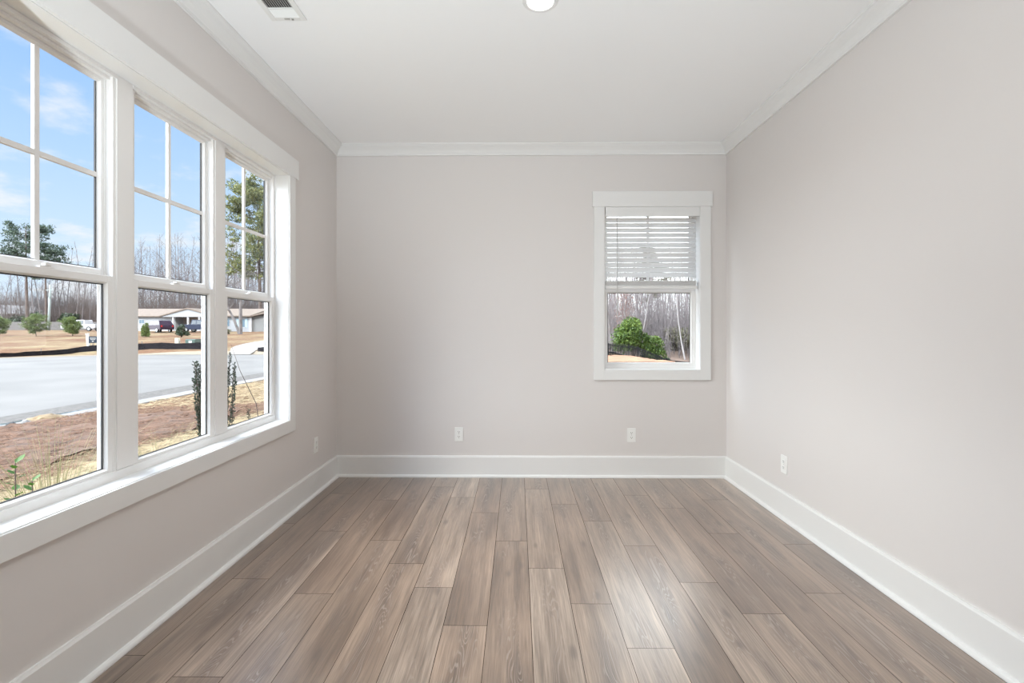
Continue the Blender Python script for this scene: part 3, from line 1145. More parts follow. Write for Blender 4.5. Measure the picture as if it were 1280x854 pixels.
lump('silt_pile', 'low brown heap of washed silt in the gutter', 'dirt pile', (-9.98, 10.2, -0.72), 0.20, 0.42, 0.13, M['tanpile'], 4)
lump('stone', 'dark stone lying at the gutter edge', 'stone', (-9.92, 9.45, -0.69), 0.08, 0.11, 0.09, M['rockdark'], 9)
lump('stone', 'small pale stone in the gutter between the dark stone and the silt heap', 'stone', (-9.9, 9.72, -0.69), 0.07, 0.10, 0.09, M['curb'], 12)
lump('sand_wash', 'flat pale fan of sand spread beside the gutter', 'sand', (-9.35, 9.05, -0.72), 0.35, 1.0, 0.09, M['sand'], 15, 0.15)

# driveway across the street
mb = MB()
dl = [(-22.0, 37.0), (-23.6, 40.0), (-24.7, 42.5), (-25.6, 45.5), (-26.2, 48.5), (-26.0, 54.0), (-24.0, 60.0)]
dr = [(-20.4, 37.0), (-21.0, 39.0), (-21.6, 41.0), (-21.6, 43.0), (-21.0, 45.0), (-18.0, 48.0), (-13.0, 52.0)]
for k in range(len(dl) - 1):
    for s in range(4):
        def q_(kk, ss):
            a = Vector(dl[kk]).lerp(Vector(dr[kk]), ss / 4)
            return (a.x, a.y, H(a.x, a.y) + 0.06)
        mb.face([q_(k, s), q_(k, s + 1), q_(k + 1, s + 1), q_(k + 1, s)])
tag(mb.build('driveway', M['driveway']), 'bright concrete driveway across the street leading up to a house', 'driveway', kind='structure')


# ------------------------------------------------------------------ far side of the street
def gz(x, y, z=0.0):
    return (x, y, H(x, y) + z)


def silt_fence(pts, h, label, hp=(1.0, 1.0)):
    og = gz(*pts[0])
    e = empty('silt_fence', og, label, 'silt fence')
    m1 = MB()
    rr_ = random.Random(len(pts))
    dense = []
    for (a, b_) in zip(pts[:-1], pts[1:]):
        n_ = max(2, int((Vector(b_) - Vector(a)).length / 0.7))
        dense += [Vector(a).lerp(Vector(b_), k / n_) for k in range(n_)]
    dense.append(Vector(pts[-1]))
    nd = len(dense)
    prof_h = [h * (hp[0] + (hp[1] - hp[0]) * sstep(k / (nd - 1), 0.0, 0.75)) for k in range(nd)]
    if len(hp) > 2:
        prof_h = [h * (hp[1] - abs(k / (nd - 1) - hp[2]) * hp[0]) for k in range(nd)]
    top = [gz(p.x, p.y, prof_h[k] + rr_.uniform(-0.05, 0.04)) for k, p in enumerate(dense)]
    bt = [gz(p.x + rr_.uniform(-0.05, 0.05), p.y - 0.10, -0.1) for p in dense]
    for k in range(len(dense) - 1):
        for dy in (0.0, 0.03):
            m1.face([(bt[k][0], bt[k][1] + dy, bt[k][2]), (bt[k + 1][0], bt[k + 1][1] + dy, bt[k + 1][2]), (top[k + 1][0], top[k + 1][1] + dy, top[k + 1][2]), (top[k][0], top[k][1] + dy, top[k][2])])
    m1.build('fabric', M['silt'], e, og)
    for k in range(1, len(dense) - 1, 4):
        s = MB()
        p = dense[k]
        b0 = gz(p.x, p.y + 0.06, -0.1)
        s.box(b0[0] - 0.02, b0[0] + 0.02, b0[1] - 0.02, b0[1] + 0.02, b0[2], b0[2] + prof_h[k] + 0.25)
        s.build('stake', M['fencegrey'], e, og)


silt_fence([(-37.5, 29.5), (-36.5, 32.5), (-36.2, 35.6), (-35.0, 38.6), (-32.5, 39.4), (-29.8, 39.6), (-27.0, 39.7), (-25.2, 39.7)], 0.50, 'long black silt fence curving along the far edge of the street', (0.35, 1.05))
silt_fence([(-20.7, 38.7), (-18.5, 38.4), (-14.0, 38.4)], 0.38, 'short black silt fence beside the concrete driveway')


def post_fence(name, label, cat, p0, p1, h, mat, picket, gap, post=2.4, rails=(0.25, 0.8), ground=None):
    G = ground or (lambda x, y: H(x, y))
    og = (p0[0], p0[1], G(*p0))
    e = empty(name, og, label, cat)
    a, b_ = Vector(p0), Vector(p1)
    d = (b_ - a)
    ln_ = d.length
    d.normalize()
    nrm = Vector((-d.y, d.x))
    pk = MB()
    s = 0.0
    while s < ln_:
        c0 = a + d * s
        c1 = a + d * min(ln_, s + picket)
        z0_, z1_ = G(c0.x, c0.y), G(c1.x, c1.y)
        q = []
        for c_, z_ in ((c0, z0_), (c1, z1_)):
            for sg in (-0.012, 0.012):
                q.append((c_.x + nrm.x * sg, c_.y + nrm.y * sg, z_))
        i = len(pk.v)
        for zz in (0.03, h):
            pk.v += [(x, y, z_ + zz) for x, y, z_ in q]
        for f in ((0, 2, 6, 4), (1, 5, 7, 3), (0, 4, 5, 1), (2, 3, 7, 6), (4, 6, 7, 5), (0, 1, 3, 2)):
            pk.f.append(tuple(i + k for k in f)); pk.mi.append(0)
        s += picket + gap
    pk.build('pickets', mat, e, og)
    rl = MB()
    n_ = max(1, int(ln_ / post))
    for k in range(n_):
        c0, c1 = a + d * (ln_ * k / n_), a + d * (ln_ * (k + 1) / n_)
        for r in rails:
            rl.tube([(c0.x + nrm.x * 0.03, c0.y + nrm.y * 0.03, G(c0.x, c0.y) + h * r), (c1.x + nrm.x * 0.03, c1.y + nrm.y * 0.03, G(c1.x, c1.y) + h * r)], 0.03, 4)
    rl.build('rails', mat, e, og)
    for k in range(n_ + 1):
        c0 = a + d * (ln_ * k / n_)
        z_ = G(c0.x, c0.y)
        s = MB()
        s.box(c0.x + nrm.x * 0.06 - 0.05, c0.x + nrm.x * 0.06 + 0.05, c0.y + nrm.y * 0.06 - 0.05, c0.y + nrm.y * 0.06 + 0.05, z_ - 0.1, z_ + h + 0.05)
        s.build('post', mat, e, og)
    return e


post_fence('wood_fence', 'weathered grey board fence behind the young pines', 'fence', (-113, 100), (-86.5, 100), 1.72, M['fencegrey'], 0.14, 0.03)
post_fence('picket_fence', 'black picket fence running downhill by the bright green bush', 'fence', (8.2, 44.0), (16.6, 45.6), 1.15, M['fenceblack'], 0.06, 0.05, rails=(0.12, 0.9))
drape('dirt_bank', 'bare orange clay bank in front of the black picket fence', 'dirt', lambda x, y: 2.0 < x < 12.0 + (y - 40) * 0.2 and 16 < y < 43.6, (2, 16), (15.6, 44), 0.5, 0.05, M['clay'], bump=0.12)
drape('woodland_floor', 'brown leaf litter under the bare woods behind the house', 'leaf litter', lambda x, y: 50.5 + math.sin(x) < y < 120, (4, 52), (49, 121), 1.5, 0.06, M['litter'], bump=0.15)

# utility pole
og = gz(-87.3, 90)
e = empty('utility_pole', og, 'tall pale grey utility pole beyond the young pines', 'utility pole')
mb = MB(); mb.tube([og, (og[0] + 0.12, og[1], og[2] + 4), (og[0] + 0.3, og[1], og[2] + 8.6)], [0.22, 0.19, 0.15], 10)
mb.build('pole', M['pole'], e, og, smooth=True)
mb = MB(); mb.box(og[0] - 0.5, og[0] + 1.0, og[1] - 0.06, og[1] + 0.06, og[2] + 7.5, og[2] + 7.62)
mb.build('crossarm', M['pole'], e, og)
mb = MB(); mb.tube([(og[0] + 0.55, og[1] - 0.3, og[2] + 6.3), (og[0] + 0.55, og[1] - 0.3, og[2] + 7.0)], 0.2, 10)
mb.build('transformer_can', M['pole'], e, og)

# marker post, yard sign, pedestal, transformer
og = gz(-37.0, 41.7)
og = gz(-36.9, 41.6)
mb = MB()
mb.box(og[0] - 0.11, og[0] + 0.11, og[1] - 0.06, og[1] + 0.06, og[2] - 0.2, og[2] + 1.16)
mb.box(og[0] - 0.13, og[0] + 0.13, og[1] - 0.08, og[1] + 0.08, og[2] + 1.10, og[2] + 1.19)
o = tag(mb.build('marker_post', M['white'], None, og, bevel=0.012), 'white utility marker post behind the silt fence', 'marker post')
o.rotation_euler = (0, R(-4), 0)
og = gz(-35.9, 40.9)
e = empty('yard_sign', og, 'small navy yard sign beside the white marker post', 'sign', rz=R(35))
mb = MB()
for s in (-0.2, 0.2):
    mb.tube([(s, 0, -0.15), (s, 0, 0.6)], 0.012, 5)
mb.build('stake', M['steel'], e)
mb = MB(); mb.box(-0.27, 0.27, -0.012, 0.012, 0.42, 0.98)
bd = mb.build('board', M['signdark'], e, bevel=0.006)
mb = MB()
mb.box(-0.20, 0.20, -0.017, -0.012, 0.80, 0.86)
mb.box(-0.16, 0.16, -0.017, -0.012, 0.70, 0.74)
mb.face([(-0.09, -0.016, 0.62), (0.0, -0.016, 0.50), (0.09, -0.016, 0.62)])
mb.build('printed_mark', M['white'], bd)
og = gz(-29.3, 41.6)
og = gz(-29.25, 41.7)
mb = MB()
mb.box(og[0] - 0.15, og[0] + 0.15, og[1] - 0.13, og[1] + 0.13, og[2] - 0.1, og[2] + 0.72)
mb.prism([(-0.16, 0.72), (0.16, 0.72), (0.13, 0.80), (-0.13, 0.80)], -0.14, 0.14, lambda p, q, a: (og[0] + p, og[1] + a, og[2] + q))
tag(mb.build('utility_pedestal', M['cream'], None, og, bevel=0.01), 'cream utility pedestal on the slope behind the silt fence', 'utility box')
og = gz(-27.75, 41.5)
e = empty('transformer_box', og, 'dark green transformer box on the slope behind the silt fence', 'utility box')
mb = MB()
mb.prism([(-0.40, 0.0), (0.40, 0.0), (0.40, 0.66), (0.30, 0.72), (-0.40, 0.72)], -0.42, 0.42, lambda p, q, a: (og[0] + a, og[1] - p, og[2] + q))
flipfix(mb.build('cabinet', M['xfmr'], e, og, bevel=0.015))
mb = MB(); mb.box(og[0] - 0.50, og[0] + 0.50, og[1] - 0.48, og[1] + 0.48, og[2] - 0.12, og[2] + 0.04)
mb.build('concrete_pad', M['curb'], e, og)
mb = MB(); mb.box(og[0] - 0.12, og[0] + 0.14, og[1] - 0.408, og[1] - 0.40, og[2] + 0.40, og[2] + 0.60)
mb.build('notice_label', M['white'], e, og)


# ------------------------------------------------------------------ houses
def house_windows(e, og, rects, y, mat='houseglass'):
    for (x0_, x1_, z0_, z1_) in rects:
        m1 = MB()
        m1.box(x0_ - 0.08, x1_ + 0.08, y - 0.05, y, z0_ - 0.08, z1_ + 0.08)
        f = m1.build('window', M['housetrim'], e, og)
        m1 = MB()
        m1.box(x0_, (x0_ + x1_) / 2 - 0.03, y - 0.06, y - 0.045, z0_, z1_)
        m1.box((x0_ + x1_) / 2 + 0.03, x1_, y - 0.06, y - 0.045, z0_, z1_)
        m1.build('pane', M[mat], f, og)


# long white house with a gabled porch
hx0, hx1, hy0, hy1 = -68.5, -49.0, 82.0, 90.0
hz = H(-58, 82) - 0.05
og = (-58, 82, hz)
e = empty('house', og, 'long white single storey house with a gabled porch across the street', 'house')
px0, px1 = -57.9, -51.6
mb = MB()
mb.box(hx0, px0, hy0, hy1, hz - 0.5, hz + 2.65)
mb.box(px1, hx1, hy0, hy1, hz - 0.5, hz + 2.65)
mb.box(px0, px1, hy0 + 2.0, hy1, hz - 0.5, hz + 2.65)
mb.build('walls', M['siding'], e, og)
mb = MB()
mb.box(hx0, hx1, hy0 - 0.03, hy0, hz - 0.5, hz + 0.28)
mb.build('skirting', M['housetrim'], e, og)
mb = MB(); mb.box(px0 + 0.02, px1 - 0.02, hy0 + 1.9, hy0 + 1.99, hz, hz + 2.6)
mb.build('porch_back_wall', M['porch'], e, og)
mb = MB()
mb.prism([(hy0 - 0.5, 2.60), ((hy0 + hy1) / 2, 4.0), (hy1 + 0.5, 2.60), (hy1 + 0.5, 2.45), (hy0 - 0.5, 2.45)], hx0 - 0.4, hx1 + 0.4, lambda p, q, a: (a, p, hz + q))
flipfix(mb.build('roof', M['roof'], e, og))
gx = (-60.2 + -50.4) / 2
mb = MB()
mb.prism([(-4.9, 2.56), (0, 3.95), (4.9, 2.56), (4.9, 2.40), (0, 3.74), (-4.9, 2.40)], hy0 - 0.9, hy0 + 3.8, lambda p, q, a: (gx + p, a, hz + q))
flipfix(mb.build('porch_roof', M['roof'], e, og))
mb = MB()
mb.prism([(-4.7, 2.42), (4.7, 2.42), (0, 3.78)], hy0 - 0.75, hy0 - 0.6, lambda p, q, a: (gx + p, a, hz + q))
flipfix(mb.build('gable', M['siding'], e, og))
for x in (px0 + 0.1, -55.3, -53.4, px1 - 0.1):
    mb = MB(); mb.box(x - 0.12, x + 0.12, hy0 - 0.7, hy0 - 0.46, hz - 0.3, hz + 2.55)
    mb.build('porch_post', M['housetrim'], e, og)
house_windows(e, og, [(-62.6 - 3.2, -61.8 - 3.2, 1.35 + hz, 1.95 + hz), (-64.0, -63.2, 1.35 + hz, 1.95 + hz)], hy0)
house_windows(e, og, [(-54.9, -53.9, hz + 0.9, hz + 2.1), (-53.2, -52.3, hz + 0.9, hz + 2.1)], hy0 + 1.9)

# house by the forked tree
hx0, hx1, hy0, hy1 = -45.4, -40.6, 74.0, 84.0
hz = H(-44, 74) - 0.05
og = (-44, 74, hz)
e = empty('house', og, 'pale house with blue shutters behind the forked bare tree', 'house')
mb = MB(); mb.box(hx0, hx1, hy0, hy1, hz - 0.5, hz + 2.5)
mb.build('walls', M['siding'], e, og)
mb = MB(); mb.box(-40.58, -34.0, hy0 + 0.3, hy1, hz - 0.5, hz + 2.5)
mb.build('side_wing', M['sidingshade'], e, og)
mb = MB(); mb.box(-40.85, -40.5, hy0 - 0.06, hy0 + 0.1, hz - 0.4, hz + 2.5)
mb.build('corner_board', M['housetrim'], e, og)
mb = MB()
mb.prism([(hy0 - 0.6, 2.48), ((hy0 + hy1) / 2, 3.75), (hy1 + 0.6, 2.48), (hy1 + 0.6, 2.33), (hy0 - 0.6, 2.33)], hx0 - 0.4, hx1 + 0.2, lambda p, q, a: (a, p, hz + q))
flipfix(mb.build('roof', M['roof'], e, og))
mb = MB()
mb.prism([(-41.0, 2.36), (-37.0, 3.3), (-33.6, 2.5), (-33.6, 2.35), (-37.0, 3.1), (-41.0, 2.20)], hy0 - 0.4, hy1, lambda p, q, a: (p, a, hz + q))
flipfix(mb.build('wing_roof', M['roof'], e, og))
house_windows(e, og, [(-42.35, -41.55, hz + 0.75, hz + 1.95), (-44.7, -43.9, hz + 0.9, hz + 1.95)], hy0)
for x in (-42.78, -41.45):
    mb = MB(); mb.box(x, x + 0.3, hy0 - 0.05, hy0 - 0.01, hz + 0.70, hz + 2.0)
    mb.build('shutter', M['shutter'], e, og)

# white cottage end and far pale house behind the board fence
hz = H(-124, 112)
og = (-124, 112, hz)
e = empty('house', og, 'white gabled cottage at the end of the grey board fence', 'house')
mb = MB(); mb.box(-128, -118.2, 112, 122, hz - 0.5, hz + 3.9)
mb.build('walls', M['siding'], e, og)
mb = MB()
mb.prism([(-128.6, 3.85), (-123.1, 6.0), (-117.6, 3.85), (-117.6, 3.6), (-128.6, 3.6)], 111.4, 122.5, lambda p, q, a: (p, a, hz + q))
flipfix(mb.build('roof', M['housetrim'], e, og))
house_windows(e, og, [(-120.6, -119.3, hz + 1.2, hz + 2.9)], 112)
hz = H(-116, 118)
og = (-120, 128, hz)
e = empty('house', og, 'far pale house glimpsed between the trunks behind the board fence', 'house')
mb = MB(); mb.box(-127, -117.5, 128, 136, hz - 0.3, hz + 3.6)
mb.build('walls', M['siding'], e, og)
mb = MB()
mb.prism([(127.4, 3.55), (132, 5.2), (136.6, 3.55), (136.6, 3.4), (127.4, 3.4)], -127.5, -117, lambda p, q, a: (a, p, hz + q))
flipfix(mb.build('roof', M['roof'], e, og))
house_windows(e, og, [(-124.5, -123, hz + 1.0, hz + 2.6), (-121, -119.5, hz + 1.0, hz + 2.6)], 128)


# ------------------------------------------------------------------ vehicles
def wheel(parent, x, y, r, w_):
    m1 = MB()
    K = 20
    m1.prism([(r * math.cos(2 * math.pi * k / K), r * math.sin(2 * math.pi * k / K)) for k in range(K)], y - w_ / 2, y + w_ / 2, lambda p, q, a: (x + p, a, r + q))
    o = flipfix(m1.build('wheel', M['tyre'], parent))
    m1 = MB()
    for s in (-1, 1):
        yy = y + s * (w_ / 2 + 0.004)
        m1.prism([(0.62 * r * math.cos(2 * math.pi * k / K), 0.62 * r * math.sin(2 * math.pi * k / K)) for k in range(K)], yy - 0.004, yy + 0.004, lambda p, q, a: (x + p, a, r + q))
    flipfix(m1.build('rim', M['rim'], o))


def car(name, label, cat, loc, rz, body, cabin, wid, paint, wheels, wr, glass_rects, tail=None):
    e = empty(name, loc, label, cat, rz=rz)
    m1 = MB()
    m1.prism(body, -wid / 2, wid / 2, lambda p, q, a: (p, a, q))
    flipfix(m1.build('body', paint, e, bevel=0.05))
    m1 = MB()
    ins = 0.16
    n_ = len(cabin)
    zlo = min(q for _, q in cabin)
    i = 0
    for sgn in (-1, 1):
        m1.v += [(p, sgn * (wid / 2 - 0.03 - (ins if q > zlo + 0.2 else 0.0)), q) for p, q in cabin]
    for k in range(n_):
        j = (k + 1) % n_
        m1.f.append((k, j, n_ + j, n_ + k)); m1.mi.append(0)
    m1.f.append(tuple(range(n_))); m1.mi.append(0)
    m1.f.append(tuple(range(2 * n_ - 1, n_ - 1, -1))); m1.mi.append(0)
    flipfix(m1.build('cabin', paint, e, bevel=0.03))
    for g in glass_rects:
        for sgn in (-1, 1):
            m1 = MB()
            zt_ = max(q for _, q in g)
            zb_ = min(q for _, q in g)
            zr0 = min(q for _, q in cabin); zr1 = max(q for _, q in cabin)

            def yw(q):
                return sgn * (wid / 2 - 0.03 - ins * (q - zr0) / (zr1 - zr0) + 0.012)
            m1.face([(p, yw(q), q) for p, q in g])
            m1.build('side_window', M['carglass'], e)
    for x in wheels:
        for s in (-1, 1):
            wheel(e, x, s * (wid / 2 - 0.10), wr, 0.22)
    if tail:
        x, z0_, z1_ = tail
        for s in (-1, 1):
            m1 = MB()
            m1.box(x - 0.03, x + 0.03, s * (wid / 2 - 0.22) - 0.1, s * (wid / 2 - 0.22) + 0.1, z0_, z1_)
            m1.build('tail_lamp', M['taillight'], e)
    return e


# pickup truck outline (nose toward -x)
truck_body = [(-2.75, 0.45), (-2.78, 0.95), (-2.6, 1.12), (-1.1, 1.16), (0.95, 1.16), (2.7, 1.12), (2.72, 0.5), (2.2, 0.42), (-2.2, 0.40)]
truck_cab = [(-1.15, 1.10), (-0.45, 1.80), (0.85, 1.82), (1.0, 1.10)]
truck_gl = [[(-0.92, 1.18), (-0.42, 1.72), (0.12, 1.74), (0.12, 1.18)], [(0.22, 1.18), (0.22, 1.74), (0.78, 1.74), (0.88, 1.18)]]
car('car', 'white pickup parked beyond the young pines, nose to the fence', 'car', gz(-71.9, 80), R(3), truck_body, truck_cab, 1.95, M['carwhite'], (-1.75, 1.7), 0.38, truck_gl)
suv_body = [(-2.3, 0.42), (-2.35, 0.85), (-2.2, 1.02), (-1.2, 1.08), (2.3, 1.1), (2.36, 0.8), (2.3, 0.42)]
suv_cab = [(-1.3, 1.04), (-0.5, 1.70), (1.7, 1.72), (2.2, 1.08)]
suv_gl = [[(-1.0, 1.12), (-0.45, 1.62), (0.3, 1.64), (0.3, 1.12)], [(0.4, 1.12), (0.4, 1.64), (1.15, 1.64), (1.3, 1.12)], [(1.4, 1.12), (1.25, 1.64), (1.62, 1.64), (1.95, 1.14)]]
car('car', 'dark plum suv parked in front of the long white house', 'car', gz(-52.6, 71.0), R(-28), suv_body, suv_cab, 1.9, M['carpurple'], (-1.45, 1.45), 0.36, suv_gl, (2.36, 0.8, 1.05))
car('car', 'navy pickup parked before the gabled porch', 'car', gz(-46.6, 71.5), R(180), truck_body, truck_cab, 1.95, M['carblue'], (-1.75, 1.7), 0.38, truck_gl)


# ------------------------------------------------------------------ plants
def rvec(r):
    return Vector((r.uniform(-1, 1), r.uniform(-1, 1), r.uniform(-1, 1)))


def bare_tree_mb(seed_, h, r0, crown_lo=0.35, spread=0.32, nb=14, twigs=4, up=0.75, lean=0.0, fork=False):
    r = random.Random(seed_)
    m1 = MB()
    trunks = [(Vector((0, 0, -0.3)), Vector((lean, 0, 1)), h, r0)]
    if fork:
        trunks = [(Vector((0, 0, -0.3)), Vector((0.02, 0, 1)), h, r0), (Vector((-0.1, 0, 0)), Vector((-0.42, 0.1, 1)), h * 0.75, r0 * 0.75)]
    for base_p, d0, hh, rr0 in trunks:
        pts, rad = [base_p], [rr0]
        d = d0.normalized()
        p = base_p
        S = 9
        for k in range(S):
            d = (d + rvec(r) * 0.07 + Vector((0, 0, 0.05))).normalized()
            p = p + d * (hh / S)
            pts.append(p)
            rad.append(rr0 * (1 - 0.86 * (k + 1) / S) + 0.008)
        m1.tube(pts, rad, 6, cap=False)
        for q in range(nb):
            f = crown_lo + (0.97 - crown_lo) * (q + r.random()) / nb
            k = min(S - 1, int(f * S))
            t_ = f * S - k
            s = pts[k].lerp(pts[k + 1], t_)
            an = r.uniform(0, 6.283)
            bl = hh * spread * (1.15 - f) * r.uniform(0.7, 1.2) + 0.4
            bd_ = Vector((math.cos(an), math.sin(an), up * r.uniform(0.6, 1.6))).normalized()
            br = rad[k] * 0.42 + 0.006
            bp_ = [s]
            dd = bd_
            for g_ in range(4):
                dd = (dd + rvec(r) * 0.16 + Vector((0, 0, 0.10))).normalized()
                bp_.append(bp_[-1] + dd * (bl / 4))
            m1.tube(bp_, [br, br * 0.75, br * 0.5, br * 0.3, br * 0.12], 4, cap=False)
            for w_ in range(twigs):
                g_ = r.randint(1, 3)
                s2 = bp_[g_].lerp(bp_[g_ + 1], r.random())
                td = (dd * 0.6 + rvec(r) * 0.8 + Vector((0, 0, 0.4))).normalized()
                tl_ = bl * r.uniform(0.25, 0.5)
                e1 = s2 + td * tl_ * 0.5
                e2 = e1 + (td + rvec(r) * 0.3 + Vector((0, 0, 0.15))).normalized() * tl_ * 0.5
                m1.tube([s2, e1, e2], [br * 0.34, br * 0.22, br * 0.06], 3, cap=False)
                for _ in range(2):
                    e3 = e1 + (td + rvec(r) * 0.9).normalized() * tl_ * 0.45
                    m1.tube([e1, e3], [br * 0.17, br * 0.05], 3, cap=False)
    return m1


def needle_clump(m1, c_, rad, n_, r, ln_=0.35, wd=0.05, flat_=0.6):
    for _ in range(n_):
        o_ = rvec(r)
        while o_.length > 1:
            o_ = rvec(r)
        p = c_ + Vector((o_.x * rad, o_.y * rad, o_.z * rad * flat_))
        d = (rvec(r) + Vector((0, 0, 0.35))).normalized()
        s = d.cross(rvec(r)).normalized() * wd
        l = ln_ * r.uniform(0.6, 1.2)
        m1.face([p - s, p + s, p + d * l])


def pine(label, x, y, h, crown_lo, crown_r, seed_, needle, n_br=34, clump=46, group=None, rtrunk=0.22, csize=0.75, top=0.35, name='pine_tree', nl=0.42, nw=0.05):
    og = gz(x, y)
    r = random.Random(seed_)
    e = empty(name, og, label, 'tree', group)
    t_ = MB()
    pts, rad = [], []
    lx, ly = r.uniform(-0.02, 0.02), r.uniform(-0.02, 0.02)
    for k in range(11):
        f = k / 10
        pts.append((og[0] + lx * h * f + r.uniform(-0.05, 0.05), og[1] + ly * h * f, og[2] - 0.2 + h * f))
        rad.append(rtrunk * (1 - 0.85 * f))
    t_.tube(pts, rad, 8, cap=False)
    fol = MB()
    for q in range(n_br):
        f = (q + r.random()) / n_br
        z = crown_lo + (1 - crown_lo) * f
        k = min(9, int(z * 10))
        s = Vector(pts[k]).lerp(Vector(pts[k + 1]), z * 10 - k)
        prof = (0.55 + 0.45 * math.sin(min(1, f * 1.7) * math.pi * 0.5)) if f < 0.55 else (1 - (f - 0.55) / 0.45 * (1 - top))
        bl = crown_r * prof * r.uniform(0.55, 1.1)
        an = r.uniform(0, 6.283)
        d = Vector((math.cos(an), math.sin(an), r.uniform(0.0, 0.55)))
        b_ = [s, s + d * bl * 0.5 + Vector((0, 0, -0.04 * bl)), s + d * bl + Vector((0, 0, 0.05 * bl))]
        t_.tube(b_, [rad[k] * 0.30, rad[k] * 0.2, rad[k] * 0.06], 4, cap=False)
        for f2 in (0.55, 0.8, 1.0):
            c_ = s + d * bl * f2 + rvec(r) * 0.25 * csize
            needle_clump(fol, c_, csize * r.uniform(0.7, 1.25), clump, r, nl, nw, 0.5)
        for _ in range(2):
            c_ = s + d * bl * r.uniform(0.5, 0.95) + rvec(r) * 0.3 * bl
            t_.tube([s + d * bl * 0.5, c_], [rad[k] * 0.12, rad[k] * 0.04], 3, cap=False)
            needle_clump(fol, c_, csize * r.uniform(0.5, 1.0), clump, r, nl, nw, 0.5)
    needle_clump(fol, Vector(pts[-1]), csize, clump, r, nl, nw)
    t_.build('trunk', M['bark_pine'], e, og)
    fol.build('foliage', needle, e, og)
    return e


# big pine by the pale house, seen through the last window
pine('big yellowish green pine towering over the pale house', -45.4, 86, 25.5, 0.36, 8.2, 31, M['pine_near'], n_br=84, clump=44, rtrunk=0.34, csize=1.1, nl=0.55, nw=0.10)
# two tall pines far beyond the fence
pine('tall umbrella crowned pine above the board fence', -101.5, 100, 21.8, 0.62, 4.6, 41, M['pine_far'], n_br=30, clump=34, rtrunk=0.32, csize=1.0, top=0.7, nl=0.5, nw=0.1)
pine('ragged pine next to the umbrella crowned pine', -98.5, 101, 17.8, 0.60, 4.8, 43, M['pine_far'], n_br=28, clump=30, rtrunk=0.28, csize=0.95, top=0.5, nl=0.5, nw=0.1)
# young pines on the slope
kids = [('young round pine on the slope in front of the fence post', -60.0, 60.2, 2.75, 1.25, 51), ('young pine on the slope nearest the white pickup', -55.4, 60.2, 2.45, 1.15, 52), ('young pine on the slope at the near end of the board fence', -64.6, 60.0, 2.5, 1.0, 53)]
for lb, x, y, h, cr, sd in kids:
    pine(lb, x, y, h, 0.24, cr, sd, M['pine_small'], n_br=40, clump=34, rtrunk=0.05, csize=0.32, top=0.25, name='young_pine', group='young pines on the slope', nl=0.22, nw=0.028)


def bush(label, x, y, w_, h, seed_, mat, n_=2600, ls=0.16, dz=0.0, group=None, name='shrub', taper=0.0, depth=None):
    og = gz(x, y, dz)
    r = random.Random(seed_)
    e = empty(name, og, label, 'shrub', group)
    st_ = MB()
    for _ in range(9):
        an = r.uniform(0, 6.283)
        st_.tube([(og[0], og[1], og[2] - 0.1), (og[0] + math.cos(an) * w_ * 0.15, og[1] + math.sin(an) * w_ * 0.15, og[2] + h * 0.4), (og[0] + math.cos(an) * w_ * 0.3, og[1] + math.sin(an) * w_ * 0.3, og[2] + h * 0.8)], [0.03, 0.02, 0.008], 4, cap=False)
    st_.build('stems', M['stem'], e, og)
    lf = MB()
    dp = depth or w_
    blobs = [(Vector((r.uniform(-0.3, 0.3), r.uniform(-0.3, 0.3), r.uniform(0.2, 0.75))), r.uniform(0.18, 0.34)) for _ in range(12)]
    for k in range(n_):
        c_, br = blobs[k % 12]
        d = rvec(r).normalized() * br * r.uniform(0.7, 1.05)
        q = c_ + d
        if q.z < 0.02:
            q.z = r.uniform(0.02, 0.2)
        sh = 1 - taper * q.z
        p = Vector((og[0] + q.x * w_ * sh, og[1] + q.y * dp * sh, og[2] + q.z * h))
        dd = rvec(r).normalized()
        s = dd.cross(rvec(r)).normalized()
        l = ls * r.uniform(0.6, 1.3)
        lf.face([p - s * l * 0.3, p + dd * l * 0.5 - s * l * 0.32, p + dd * l, p + s * l * 0.3])
    lf.build('foliage', mat, e, og)
    return e


bush('rounded green shrub beside the plum suv', -44.9, 58.5, 1.0, 1.75, 61, M['pine_small'], 2200, 0.16, taper=0.5)
bush('dark green cone shrub in front of the gabled porch', -40.2, 58.0, 1.55, 1.5, 62, M['shrub_dark'], 2600, 0.15, taper=0.55)
bush('dark evergreen shrub behind the board fence beside the cottage', -107.6, 104, 3.0, 3.0, 63, M['shrub_dark'], 2400, 0.5)
bush('dark evergreen shrub behind the board fence under the tall pine', -104.0, 104, 4.6, 4.3, 64, M['shrub_dark'], 2400, 0.5)
bush('dark evergreen shrub behind the board fence near the white pickup', -96.5, 104, 4.2, 4.0, 65, M['shrub_dark'], 2400, 0.5)
bush('tiny tan shrub at the foot of the forked tree', -39.0, 65, 0.9, 0.7, 66, M['bush_olive'], 900, 0.12)
# beyond the rear window
bush('large bright green bush behind the black picket fence', 11.3, 47.6, 4.4, 4.6, 71, M['bush_green'], 9000, 0.20, depth=3.2, taper=0.3)
bush('lower bright green bush beside the large bush by the picket fence', 13.6, 48.6, 2.9, 3.1, 72, M['bush_green'], 5200, 0.19, depth=2.4, taper=0.3)
bush('small dark green bush at the low end of the picket fence', 14.3, 48.0, 1.5, 1.3, 73, M['shrub_dark'], 1400, 0.2)
bush('dull olive brush at the edge of the bare woods', 19.3, 58.5, 4.2, 3.0, 74, M['bush_olive'], 2400, 0.26)

